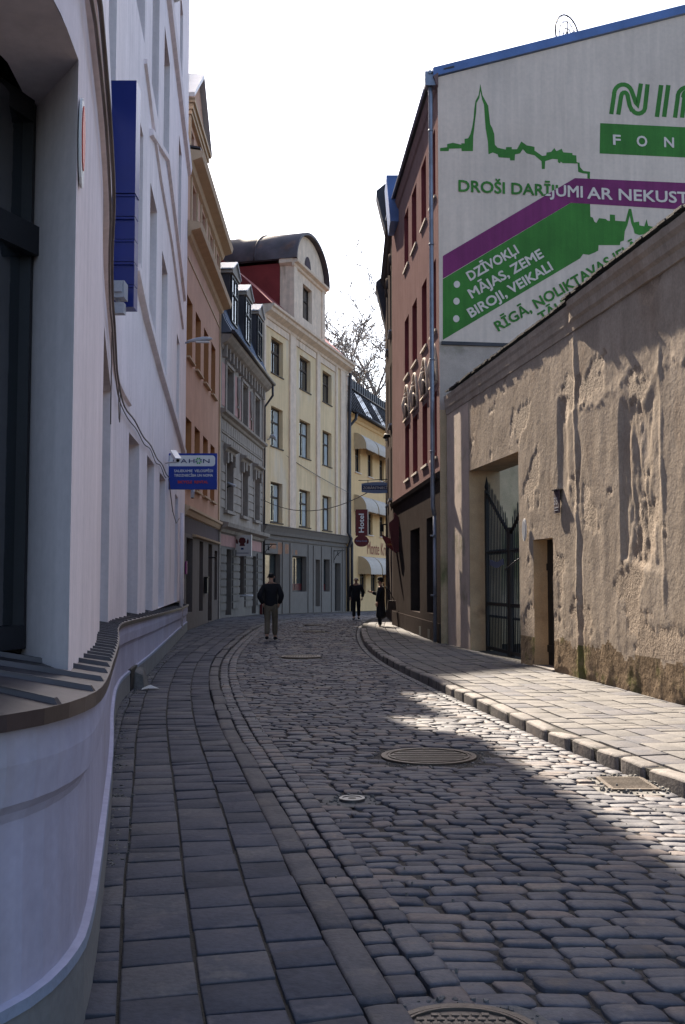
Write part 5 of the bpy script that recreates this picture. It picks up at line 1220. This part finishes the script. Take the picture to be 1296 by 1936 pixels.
for a, b in SR:          # arched reliefs above the lower windows
    m_ = (a + b) / 2; mb = MB(); h = (b - a) / 2 + .12
    arc = [(m_ + h * math.cos(t), 6.35 + 1.0 * math.sin(t)) for t in [k * math.pi / 12 for k in range(13)]]
    mb.tube([FR.P(s, z, .01) for s, z in arc], .045, 6); mb.tube([FR.P(arc[0][0], 6.35, .03), FR.P(arc[-1][0], 6.35, .01)], .035, 6)
    for k in range(5):
        t = .5 + k * .53; mb.tube([FR.P(m_, 6.42, .04), FR.P(m_ + h * .62 * math.cos(t), 6.42 + .62 * math.sin(t), .07), FR.P(m_ + h * .75 * math.cos(t + .2), 6.42 + .72 * math.sin(t + .2), .04)], [.03, .05, .02], 6)
    mb.tube([FR.P(m_, 6.4, .05), FR.P(m_, 6.75, .11), FR.P(m_, 7.1, .06)], [.04, .07, .03], 8)
    mb.build('relief', 'relief', rh)
# gable wall: polygon with sloping top
def ztop(u): return 13.98 + (u - .06) * (16.01 - 13.98) / 6.34
mb = MB(); us = [0, 1, 2, 3, 4, 5, 6, 7, 8, 9, 9.9]
def gw(z0, zf, m):
    for a, b in zip(us, us[1:]): mb.quad(FBil.P(a, z0, 0), FBil.P(b, z0, 0), FBil.P(b, zf(b), 0), FBil.P(a, zf(a), 0), m)
gw(7.24, lambda u: ztop(u) - .25, 0); gw(5.6, lambda u: 7.24, 1); gw(-.1, lambda u: 5.6, 2)
dv = FR.P(L, 0) - FR.P(0, 0)
mb.build('gable_wall', ['mural', 'gablelow', 'courtwall'], rh)
mb = MB(); mb.prism([FBil.P(-.12, ztop(-.12) - .22, .06), FBil.P(9.95, ztop(9.95) - .22, .06), FBil.P(9.95, ztop(9.95), .06), FBil.P(-.12, ztop(-.12), .06)], FBil.P(0, 0, -.30) - FBil.P(0, 0, 0)); mb.build('gable_flashing', 'bluetrim', rh)
mb = MB(); mb.prism([FBil.P(0, ztop(0) - .1, -.2), FBil.P(9.9, ztop(9.9) - .1, -.2), FBil.P(9.9, ztop(9.9) - .1, -.2) + dv, FBil.P(0, ztop(0) - .1, -.2) + dv], (0, 0, .08)); mb.prism([FR.P(-.05, 13.78, .16), FR.P(L, 13.78, .16), FR.P(L, 13.95, -.4), FR.P(-.05, 13.95, -.4)], (0, 0, .04)); mb.build('roof', 'darkroof', rh)
mb = MB(); mb.fbox(FBil, .05, 9.9, 7.16, 7.24, 0, .05); mb.build('gable_ledge', 'darkroof', rh)
mb = MB()
def strap(z): mb.tube([FR.P(.1, z, .16), FR.P(.1, z + .04, .16)], .068, 10)
mb.tube([FR.P(.1, 13.6, .18), FR.P(.1, 13.3, .16), FR.P(.1, 3.3, .16), FR.P(.1, 3.1, .12)], .055, 10)
mb.tube([FR.P(.1, 3.15, .12), FR.P(.12, .12, .12)], .045, 8)
for z in (12.4, 9.6, 6.8, 4.6, 2.6, 1.2): strap(z)
mb.box((FR.P(.1, 0, .16).x - .14, FR.P(.1, 0, .16).y - .12, 13.5), (FR.P(.1, 0, .16).x + .12, FR.P(.1, 0, .16).y + .12, 13.85))
mb.tube([FR.P(-.05, 13.82, .19), FR.P(L, 13.82, .19)], .045, 8)
mb.build('downpipe', 'pipe', rh)
# ---- mural (each shape a thin coat of paint on the gable)
def U(x, y): return FBil.at(x, y)
def paint(name, px, m, layer=1):
    pts = [U(x, y) for x, y in px]; mb = MB(); o = .003 * layer
    P = [FBil.P(u, z, o) for u, z in pts]
    tri = tessellate_polygon([[Vector((u, z, 0)) for u, z in pts]])
    me = bpy.data.meshes.new(name); me.from_pydata([tuple(p) for p in P], [], [tuple(t) for t in tri]); me.update(); me.materials.append(M[m])
    ob = bpy.data.objects.new(name, me); col.objects.link(ob); ob.parent = rh; ob.matrix_parent_inverse = base_inv(rh); return ob
Z7 = lambda zx, zy: (820 + zx / 2.7227, zy / 2.7227)
up = [Z7(*p) for p in [(34, 762), (70, 758), (70, 742), (100, 735), (143, 745), (143, 738), (160, 738), (160, 715), (178, 712), (190, 690), (200, 650), (206, 610), (210, 560), (216, 520), (232, 490), (241, 432), (252, 490), (268, 520), (282, 545), (285, 580), (292, 640), (303, 660), (313, 690), (316, 745), (330, 760), (372, 770), (374, 757), (403, 757), (403, 768), (430, 768), (452, 728), (480, 748), (520, 756), (520, 775), (560, 803), (580, 800), (582, 785), (605, 782), (622, 762), (632, 778), (660, 766), (668, 784), (715, 788), (716, 798), (735, 800), (737, 835), (752, 838), (754, 860), (772, 880), (806, 884), (805, 920)]]
lo_ = [Z7(*p) for p in [(792, 918), (792, 895), (768, 892), (745, 885), (742, 842), (665, 840), (655, 832), (652, 842), (640, 835), (640, 820), (612, 818), (575, 830), (573, 870), (558, 870), (556, 830), (520, 800), (480, 790), (460, 768), (445, 790), (420, 795), (418, 826), (395, 826), (393, 814), (335, 810), (330, 795), (305, 785), (283, 795), (280, 730), (268, 660), (264, 600), (260, 540), (250, 512), (241, 470), (236, 505), (222, 530), (220, 575), (214, 620), (210, 660), (205, 700), (203, 778), (145, 778), (143, 764), (80, 766), (78, 778), (34, 778)]]
paint('mural_skyline', up + lo_, 'mgreen', 1)
paint('mural_band', [Z7(*p) for p in [(48, 1318), (728, 917), (1296, 942), (1700, 958), (1700, 1096), (1296, 1080), (706, 1044), (48, 1434)]], 'mpurple', 2)
paint('mural_field', [Z7(*p) for p in [(48, 1437), (706, 1045), (806, 1050), (808, 1115), (820, 1120), (828, 1140), (838, 1148), (848, 1130), (852, 1123), (886, 1127), (895, 1135), (908, 1138), (908, 1104), (934, 1106), (935, 1136), (988, 1140), (998, 1100), (1005, 1075), (1018, 1075), (1025, 1110), (1032, 1145), (1058, 1140), (1060, 1160), (1085, 1165), (1097, 1128), (1105, 1162), (1140, 1170), (1120, 1200), (1060, 1210), (1035, 1202), (1030, 1180), (1018, 1150), (1010, 1110), (998, 1160), (985, 1190), (980, 1238), (962, 1245), (960, 1262), (850, 1262), (848, 1290), (830, 1300), (800, 1312), (770, 1308), (755, 1330), (48, 1750)]], 'mgreen', 1)
paint('mural_panel', [Z7(*p) for p in [(858, 634), (1296, 655), (1700, 672), (1700, 826), (1296, 811), (855, 790)]], 'mgreen', 1)
def mtext(body, p0, p1, capz, m, clip=None, bold=0, layer=2, width=True, fat=.010, space=1.0, shear=0.0):
    a, b = U(*p0), U(*p1); A_, B_ = FBil.P(a[0], a[1], .003 * layer), FBil.P(b[0], b[1], .003 * layer); ux = (B_ - A_)
    nn = FBil.N(1); uz = -(ux.normalized().cross(nn)) ; uz = uz if uz.z > 0 else -uz
    return textobj('mural_lettering', body, A_, ux, uz, capz, m, rh, width=ux.length if width else None, bold=bold, extr=.003, clip=clip, space=space, shear=shear, fat=fat)
k1, k2 = U(*Z7(48, 1318)), U(*Z7(728, 917)); A_, B_ = FBil.P(*k1), FBil.P(*k2); nrm = (B_ - A_).cross(FBil.N(1)).normalized(); nrm = nrm if nrm.z > 0 else -nrm
mtext('DROŠI DARĪJUMI', Z7(130, 985), Z7(766, 1017), .29, 'mgreen', clip=[(A_, -nrm)], layer=3)
mtext('DROŠI DARĪJUMI', Z7(130, 985), Z7(766, 1017), .29, 'mcream', clip=[(A_, nrm)], layer=4)
mtext('AR NEKUSTAMO ĪPAŠUMU', Z7(792, 1022), Z7(1960, 1078), .29, 'mcream', layer=4)
mtext('DZĪVOKĻI', Z7(190, 1446), Z7(440, 1302), .235, 'mcream', layer=3)
mtext('MĀJAS, ZEME', Z7(198, 1536), Z7(568, 1322), .235, 'mcream', layer=3)
mtext('BIROJI, VEIKALI', Z7(195, 1635), Z7(615, 1388), .235, 'mcream', layer=3)
mtext('RĪGĀ, NOLIKTAVAS IELĀ 5', Z7(335, 1705), Z7(1110, 1252), .25, 'mgreen', layer=3)
mtext('TĀLR. 7223', Z7(555, 1652), Z7(860, 1478), .21, 'mgreen', layer=3)
mtext('F', Z7(925, 745), Z7(962, 747), .26, 'mcream', layer=3); mtext('O', Z7(1047, 752), Z7(1098, 755), .27, 'mcream', layer=3); mtext('N', Z7(1188, 757), Z7(1236, 760), .26, 'mcream', layer=3); mtext('D', Z7(1330, 765), Z7(1375, 767), .26, 'mcream', layer=3); mtext('S', Z7(1465, 771), Z7(1512, 773), .26, 'mcream', layer=3)
for cx, cy in ((120, 1464), (118, 1551), (117, 1641)):
    x, y = Z7(cx, cy); paint('mural_dot', [(x + 6 * math.cos(t), y + 6.6 * math.sin(t)) for t in [k * math.pi / 12 for k in range(24)]], 'mcream', 3)
def stroke(px, wd, m='mgreen'):        # painted stroke of constant width, px in zoomed billboard pixels
    pts = [Vector((*Z7(*p), 0)) for p in px]; L_, R_ = [], []
    for i, p in enumerate(pts):
        d = (pts[min(i + 1, len(pts) - 1)] - pts[max(i - 1, 0)]).normalized(); nn = Vector((-d.y, d.x, 0)) * wd * .5; L_.append((p.x + nn.x, p.y + nn.y)); R_.append((p.x - nn.x, p.y - nn.y))
    paint('mural_logo', L_ + R_[::-1], m, 1)
def arcp(cx, cy, rx, ry, a0, a1, n=8): return [(cx + rx * math.cos(R(a0 + (a1 - a0) * k / n)), cy - ry * math.sin(R(a0 + (a1 - a0) * k / n))) for k in range(n + 1)]
# letter N of two parallel strokes
stroke([(915, 588), (930, 485)] + arcp(976, 487, 47, 52, 175, 25) + [(1042, 530), (1048, 552)] + [(1053, 520), (1068, 430)], 8.2)
stroke([(951, 590), (966, 495)] + arcp(983, 494, 16, 18, 170, 20, 5) + [(1010, 545), (1022, 570)] + arcp(1055, 553, 34, 32, 205, 350, 6) + [(1102, 434)], 8.2)
for x0 in (1150, 1187): stroke([(x0, 602), (x0 + 22, 438)], 8.6)
for off in (0, 37): stroke([(1243 + off, 606), (1257 + off * .92, 505)] + arcp(1305, 500, 48 - off * .75, 50 - off * .6, 170, 0) + [(1345 - off, 600)], 8.2)
# blue chimney box and wire dish
mb = MB(); Pq = FR.P(8.6, 0, .05); ba, bb_ = at_depth(731, 395, 32.4), at_depth(761, 331, 32.4); mb.hexa([(ba.x + .12, 32.4, ba.z - .4), (bb_.x, 32.4, ba.z - .4), (bb_.x, 33.8, ba.z - .4), (ba.x + .12, 33.8, ba.z - .4), (ba.x, 32.4, bb_.z), (bb_.x, 32.4, bb_.z), (bb_.x, 33.8, bb_.z), (ba.x, 33.8, bb_.z)]); mb.build('roof_box', 'bluetrim', rh)
dsh = at_depth(1073, 66, 27); dr_ = empty('mesh_dish', tuple(dsh), 'wire mesh satellite dish standing on the roof above the painted gable', 'antenna'); mb = MB()
for rr_ in (.18, .36, .54): mb.tube([(dsh.x + rr_ * math.cos(t) * .7, dsh.y + rr_ * math.cos(t) * .5, dsh.z + rr_ * math.sin(t)) for t in [k * math.pi / 12 for k in range(25)]], .012 if rr_ < .5 else .022, 5)
for k in range(12):
    t = k * math.pi / 6; mb.tube([dsh, (dsh.x + .54 * math.cos(t) * .7, dsh.y + .54 * math.cos(t) * .5, dsh.z + .54 * math.sin(t))], .010, 4)
mb.build('dish', 'iron', dr_); mb = MB(); mb.tube([(dsh.x, dsh.y, dsh.z - 1.2), (dsh.x, dsh.y, dsh.z + .4)], .018, 6); mb.build('mast', 'iron', dr_)

# ================================================================ GREY BEIGE HOUSE BEYOND
eh = empty('grey_house', (2, 38, 0), 'narrow grey beige house beyond the red one, with shop signs at its foot', 'house')
L = FE.L; SE = [(1.2, 2.3), (4.2, 5.2)]
mb = MB(); wall(mb, FE, 0, L, -.1, 13.9, [(a, b, lo, hi) for a, b in SE for lo, hi in ((10.3, 12.6), (7.0, 9.2), (4.4, 6.2))] + [(1.0, 2.2, .1, 2.8), (4.0, 5.2, .8, 2.8)], depth=.3); body(mb, FE, 0, L, -.1, 13.9, 8)
mb.build('wall', 'beige2', eh)
for a, b in SE:
    for lo, hi in ((10.3, 12.6), (7.0, 9.2), (4.4, 6.2)): window(FE, a, b, lo, hi, .24, eh, sill=.1, sm='pipe')
    mb = MB(); mb.tube([FE.P((a + b) / 2 + .62 * math.cos(t), 12.6 + .5 * math.sin(t), .03) for t in [k * math.pi / 8 for k in range(9)]], .06, 6); mb.build('window_arch', 'beige2', eh)
window(FE, 1.0, 2.2, .1, 2.8, .28, eh, name='door', mull=0); window(FE, 4.0, 5.2, .8, 2.8, .28, eh, name='shop_window')
mb = MB(); cornice(mb, FE, 0, L, [(0, 13.5), (.08, 13.55), (.14, 13.75), (.2, 13.85), (0, 13.95)]); mb.build('cornice', 'beige2', eh)
mb = MB()
for (Ye, z0, z1, pr) in ((40.3, 15.2, 17.2, .42), (41.7, 11.9, 13.9, .40)):
    X0 = 1.78; mb.prism([(X0 + .3, Ye, z0 + .0), (X0 - .0, Ye, z0), (X0 - pr, Ye, z1 - .25), (X0 - pr, Ye, z1 - .1), (X0 + .3, Ye, z1 + .5)], (0, .8, 0))
mb.prism([(1.9, 39.2, 13.9), (2.2, 39.2, 17.4), (6, 39.2, 17.4), (6, 39.2, 13.9)], (0, 2.6, 0))
mb.build('eaves', 'darkroof', eh)
# signs on it
bz = empty('bar_sign', (1.7, 33.2, 2.6), 'maroon board with gold letters BARS written upwards, on the right beyond the red house', 'sign')
a, b = at_depth(752, 1048, 32.6), at_depth(765, 972, 32.6)
mb = MB(); x0, x1, z0, z1 = a.x - .22, b.x + .0, a.z, b.z
mb.prism([(x, 32.6, z) for x, z in ((x0 + .1, z0 + .12), (x1, z0), (x1, z1), (x1 - .08, z1 - .03), (x1 - .12, z1 - .15), (x0 + .12, z1 + .05), (x0 + .1, z1 - .15), (x0 - .05, z1 - .28), (x0, z0 + .5))], (0, .08, 0)); mb.build('board', 'maroon', bz)
textobj('lettering', 'BARS', (x1 - .03, 32.59, z0 + .50), (0, 0, 1), (-1, 0, 0), .15, 'gold', bz, width=.68, bold=.02)
hz = empty('pub_sign', (1.6, 33.6, 2.4), 'dark red pointed board with gold letters HANZ, below left of the BARS board', 'sign')
PZ = lambda zx, zy: at_depth(670 + zx / 12.96, 950 + zy / 12.96, 33.4)
mb = MB(); mb.prism([PZ(*p) for p in ((680, 780), (850, 870), (1000, 930), (1080, 1000), (1080, 1230), (1020, 1240), (800, 1075), (740, 950), (700, 880))], (0, .06, 0)); mb.build('board', 'maroon', hz)
p0, p1 = PZ(820, 1052), PZ(1035, 1052); textobj('lettering', 'HANZ', (p0.x, 33.39, p0.z), UX, UZ, .075, 'gold', hz, width=p1.x - p0.x, bold=.02)
zs = empty('hanging_dentist_sign', (1.3, 40, 4.6), 'pale blue barrel-shaped board with a navy band, hanging from a black bar', 'sign')
a, b = at_depth(684, 932, 40), at_depth(745, 912, 40)
mb = MB(); m_ = (a.x + b.x) / 2; hw = (b.x - a.x) / 2; zc = (a.z + b.z) / 2
tp_ = [(m_ + hw * t, zc + .16 + .06 * (1 - t * t)) for t in [-1 + k * .25 for k in range(9)]]; bt_ = [(x, 2 * zc - z) for x, z in tp_][::-1]
mb.prism([(x, 40, z) for x, z in tp_ + bt_], (0, .06, 0)); mb.build('board', 'paleblue', zs)
mb = MB(); mb.box((a.x + .02, 39.99, zc - .085), (b.x - .02, 39.997, zc + .085)); mb.build('band', 'navy', zs)
textobj('lettering', 'ZOBĀRSTNIECĪBA', (a.x + .06, 39.985, zc - .055), UX, UZ, .10, 'signwhite', zs, width=2 * hw - .14, bold=.02)
mb = MB(); zb_ = at_depth(680, 908, 40).z; mb.tube([(a.x - .12, 40.03, zb_), (1.8, 40.03, zb_ + .04)], .018, 6)
for x in (a.x + .25, b.x - .25): mb.tube([(x, 40.03, zb_), (x, 40.03, zc + .2)], .014, 6)
mb.build('bracket', 'iron', zs)
q1 = at_depth(722, 993, 41); mb = MB(); mb.box((q1.x - .06, 41, q1.z - .25), (q1.x + .08, 41.15, q1.z + .02)); mb.tube([(q1.x, 41.1, q1.z + .02), (1.8, 41.1, q1.z + .05)], .03, 6); tag(mb.build('wall_lantern', 'iron'), 'small black lantern on an arm between the Hotel sign and the BARS board', 'lantern')
q1 = at_depth(741, 824, 37); mb = MB(); mb.tube([(1.75, 37, q1.z), (1.55, 37, q1.z), (1.5, 37, q1.z - .1)], [.05, .09, .05], 8); tag(mb.build('wall_spotlight', 'iron'), 'dark spotlight fixed high on the grey beige house', 'spotlight')

# ================================================================ PEOPLE
def skinned(name, chains, m, parent, sub=2):
    vs, es, rs = [], [], []
    for ch in chains:
        prev = None
        for it in ch:
            if isinstance(it, int): prev = it; continue
            p, r = it[0], it[1]; vs.append(p); rs.append(r if isinstance(r, tuple) else (r, r)); i = len(vs) - 1
            if prev is not None: es.append((prev, i))
            prev = i
    me = bpy.data.meshes.new(name); me.from_pydata(vs, es, []); o = bpy.data.objects.new(name, me); col.objects.link(o)
    sk = o.modifiers.new('s', 'SKIN'); sk.use_smooth_shade = True
    for i, r in enumerate(rs): me.skin_vertices[0].data[i].radius = r
    me.skin_vertices[0].data[0].use_root = True
    ss = o.modifiers.new('d', 'SUBSURF'); ss.levels = sub; ss.render_levels = sub
    bpy.context.view_layer.update(); dg = bpy.context.evaluated_depsgraph_get(); me2 = bpy.data.meshes.new_from_object(o.evaluated_get(dg))
    bpy.data.objects.remove(o); me2.materials.clear(); me2.materials.append(M[m]); me2.name = name
    for p in me2.polygons: p.use_smooth = True
    o2 = bpy.data.objects.new(name, me2); col.objects.link(o2); o2.parent = parent; return o2
def person(x, y, rot, H, label, pose, coat, trou, coatlen=.80, hat=False, long=False, hairm='hair'):
    root = empty('person', (x, y, zg(y) + .012), label, 'person'); root.rotation_euler = (0, 0, rot); k = H / 1.75
    bpy.context.view_layer.update()
    # joints (facing +Y in local space)
    hip = .93; P = lambda a, b, c: (a * k, b * k, c * k)
    lf, rf = pose['feet']     # (x, y, lift) of ankles
    kn = pose['knees']; el = pose['elbows']; wr = pose['wrists']
    ch = [[(P(0, 0, hip), .13 * k), (P(0, 0, 1.12), (.13 * k, .10 * k)), (P(0, .0, 1.30), (.155 * k, .105 * k)), (P(0, -.01, 1.42), (.10 * k, .08 * k)), (P(0, -.005, 1.50), .052 * k), (P(0, .015, 1.57), .058 * k), (P(0, .02, 1.64), (.078 * k, .095 * k)), (P(0, .01, 1.70), (.06 * k, .075 * k))]]
    idx = 8
    for sx, f, kk in ((-1, lf, kn[0]), (1, rf, kn[1])):
        ch.append([0, (P(sx * .09, 0, hip - .06), .10 * k), (P(kk[0], kk[1], kk[2]), .062 * k), (P(f[0], f[1], .10 + f[2]), .042 * k), (P(f[0] + sx * .01, f[1] + .10, .045 + f[2]), (.045 * k, .035 * k)), (P(f[0] + sx * .015, f[1] + .18, .035 + f[2]), (.04 * k, .025 * k))])
    for sx, e, w in ((-1, el[0], wr[0]), (1, el[1], wr[1])):
        ch.append([3, (P(sx * .19, 0, 1.41), .062 * k), (P(*e), .046 * k), (P(*w), .030 * k)])
    body_ = skinned('body', ch, 'skin', root)
    # hands: palm and five fingers joined to the wrists
    def hand(w, e, sx):
        W = Vector(P(*w)); E_ = Vector(P(*e)); d = (W - E_).normalized(); side = Vector((0, 1, 0)) - d * d.y; side.normalize(); mb = MB()
        mb.tube([W - d * .01, W + d * .04 * k, W + d * .085 * k], [.028 * k, .034 * k, .036 * k], 8)
        for j in range(4):
            o_ = side * (.027 - .018 * j) * k; l_ = (.062, .075, .07, .055)[j] * k; cu = Vector((-sx * .018, 0, 0))
            mb.tube([W + d * .08 * k + o_, W + d * .08 * k + o_ + d * l_ * .5 + cu * .3, W + d * .08 * k + o_ + d * l_ * .9 + cu], [.009, .0085, .007], 6)
        mb.tube([W + d * .02 * k + side * .03 * k, W + d * .05 * k + side * .055 * k, W + d * .08 * k + side * .06 * k], [.012, .010, .008], 6)
        o = mb.build('hand', 'skin'); o.parent = root; return o
    for sx, e, w in ((-1, el[0], wr[0]), (1, el[1], wr[1])): hand(w, e, sx)
    # face
    fm = MB(); hc = Vector(P(0, .02, 1.635))
    fm.tube([hc + Vector((0, .085, .02)) * k, hc + Vector((0, .115, -.02)) * k, hc + Vector((0, .09, -.03)) * k], [.008, .016, .008], 6)
    for s_ in (-1, 1): fm.tube([hc + Vector((s_ * .078, -.01, .025)) * k, hc + Vector((s_ * .092, -.015, 0)) * k, hc + Vector((s_ * .078, -.01, -.03)) * k], [.008, .018, .008], 6)
    fo_ = fm.build('nose_and_ears', 'skin'); fo_.parent = root
    fm = MB()
    for s_ in (-1, 1): fm.tube([hc + Vector((s_ * .03 - .008, .092, .015)) * k, hc + Vector((s_ * .03 + .008, .092, .015)) * k], .007, 6)
    fm.tube([hc + Vector((-.025, .088, -.06)) * k, hc + Vector((.025, .088, -.06)) * k], .005, 6)
    fo_ = fm.build('eyes_and_mouth', 'hair'); fo_.parent = root
    # hair
    skinned('hair', [[(P(0, -.02, 1.60), (.075 * k, .075 * k)), (P(0, -.015, 1.67), (.088 * k, .10 * k)), (P(0, .005, 1.725), (.065 * k, .085 * k))]], hairm, root)
    # trousers
    def leg(sx, f, kk, lo): return [0, (P(sx * .09, 0, hip - .08), .115 * k), (P(kk[0], kk[1], kk[2]), .082 * k), (P(f[0], f[1], lo + f[2]), .072 * k)]
    skinned('trousers', [[(P(0, 0, hip + .02), (.155 * k, .12 * k)), (P(0, 0, hip + .12), (.14 * k, .11 * k))], leg(-1, lf, kn[0], .12), leg(1, rf, kn[1], .12)], trou, root)
    for sx, f in ((-1, lf), (1, rf)):
        skinned('shoe', [[(P(f[0], f[1] - .05, .05 + f[2]), (.045 * k, .048 * k)), (P(f[0], f[1] + .02, .055 + f[2]), (.05 * k, .052 * k)), (P(f[0] + sx * .01, f[1] + .12, .04 + f[2]), (.05 * k, .035 * k)), (P(f[0] + sx * .015, f[1] + .20, .035 + f[2]), (.038 * k, .028 * k))]], 'black', root)
    # coat
    spine = [(P(0, 0, coatlen), (.19 * k, .14 * k)) if not long else (P(0, -.02, .32), (.27 * k, .22 * k))]
    if long: spine += [(P(0, -.01, .6), (.23 * k, .18 * k))]
    spine += [(P(0, 0, .98), (.185 * k, .145 * k)), (P(0, -.01, 1.18), (.18 * k, .135 * k)), (P(0, -.02, 1.33), (.18 * k, .13 * k)), (P(0, -.02, 1.44), (.12 * k, .10 * k)), (P(0, -.01, 1.50), (.075 * k, .075 * k))]
    ci = len(spine) - 3
    arms = [[ci, (P(sx * .19, -.01, 1.39), .095 * k), (P(*e), .080 * k), (P(*[e[i] + (w[i] - e[i]) * .92 for i in range(3)]), .062 * k)] for sx, e, w in ((-1, el[0], wr[0]), (1, el[1], wr[1]))]
    skinned('coat', [spine] + arms, coat, root)
    if hat:
        hm = MB(); c = Vector(P(0, .01, 1.70)); hm.tube([c, c + Vector((0, 0, .015))], .15 * k, 16); hm.tube([c + Vector((0, 0, .01)), c + Vector((0, 0, .08)), c + Vector((0, 0, .11))], [.10 * k, .095 * k, .06 * k], 14); ho = hm.build('hat', 'black'); ho.parent = root
    return root
walk = dict(feet=((-.08, -.16, .03), (.08, .20, 0)), knees=((-.09, .02, .50), (.09, .12, .52)), elbows=((-.29, -.10, 1.14), (.29, -.08, 1.14)), wrists=((-.20, .05, .93), (.20, .05, .93)))
person(-1.86, 26.9, R(-4), 1.76, 'man in black jacket and khaki trousers walking away, seen from behind', walk, 'black', 'khaki', coatlen=.84)
walk2 = dict(feet=((-.10, -.12, .02), (.09, .12, 0)), knees=((-.10, -.0, .50), (.09, .10, .50)), elbows=((-.29, -.05, 1.13), (.28, -.02, 1.12)), wrists=((-.25, .06, .90), (.24, .06, .90)))
person(.54, 40.8, R(176), 1.66, 'person in dark hip length coat and dark trousers walking towards the camera in mid road', walk2, 'darkcloth', 'black', coatlen=.74)
stand = dict(feet=((-.09, .0, 0), (.09, .04, 0)), knees=((-.09, .02, .48), (.09, .05, .48)), elbows=((-.30, .02, 1.16), (.28, .16, 1.20)), wrists=((-.30, .06, .92), (.14, .36, 1.28)))
p3 = person(1.22, 33.1, R(75), 1.60, 'person in ankle length black coat and flat hat standing near the BARS sign', stand, 'black', 'black', long=True, hat=True)
bgr = empty('shoulder_bag', (1.55, 33.15, .5), 'dark bag hanging beside the person in the long black coat', 'bag')
mb = MB(); mb.hexa([(1.42, 33.0, .62), (1.72, 33.0, .62), (1.72, 33.14, .62), (1.42, 33.14, .62), (1.45, 33.02, .92), (1.69, 33.02, .92), (1.69, 33.12, .92), (1.45, 33.12, .92)]); mb.build('pouch', 'door', bgr)
mb = MB(); mb.tube([(1.48, 33.07, .9), (1.44, 33.08, 1.2), (1.36, 33.1, 1.36)], .014, 6); mb.tube([(1.66, 33.07, .9), (1.52, 33.08, 1.2), (1.38, 33.1, 1.37)], .014, 6); mb.build('strap', 'black', bgr)
# unseen blocks added behind the left hand row only to shade the far street
shade_root = empty('shade_block', (-22, 94, 0), 'tall unseen blocks added behind the left hand row of houses to cast shade', 'shade_block')
mb = MB(); mb.prism([(x, y, -1) for x, y in ((-34, 68.2), (-10.6, 68.2), (-13.3, 85), (-36, 85))], (0, 0, 51.0)); mb.build('shade_block_tall', 'stucco', shade_root)
mb = MB(); mb.prism([(-34.2, 68.0, 49.9), (-10.7, 68.0, 49.9), (-23.5, 68.0, 58.0)], (-2.7, 17.2, 0)); mb.build('roof', 'darkroof', shade_root)  # pitched top of the tallest added shade block
mb = MB(); mb.prism([(x, y, -1) for x, y in ((-12, 40.0), (-6.5, 40.0), (-7.6, 47), (-12, 47))], (0, 0, 28.5)); mb.build('shade_block_near', 'stucco', shade_root)
mb = MB(); mb.prism([(x, y, -1) for x, y in ((-14, 48.2), (-7.6, 48.2), (-10.6, 67.9), (-20, 67.9))], (0, 0, 34.0)); mb.build('shade_block_mid', 'stucco', shade_root)
print('OBJECTS', len(bpy.data.objects), 'POLYS', sum(len(m.polygons) for m in bpy.data.meshes))
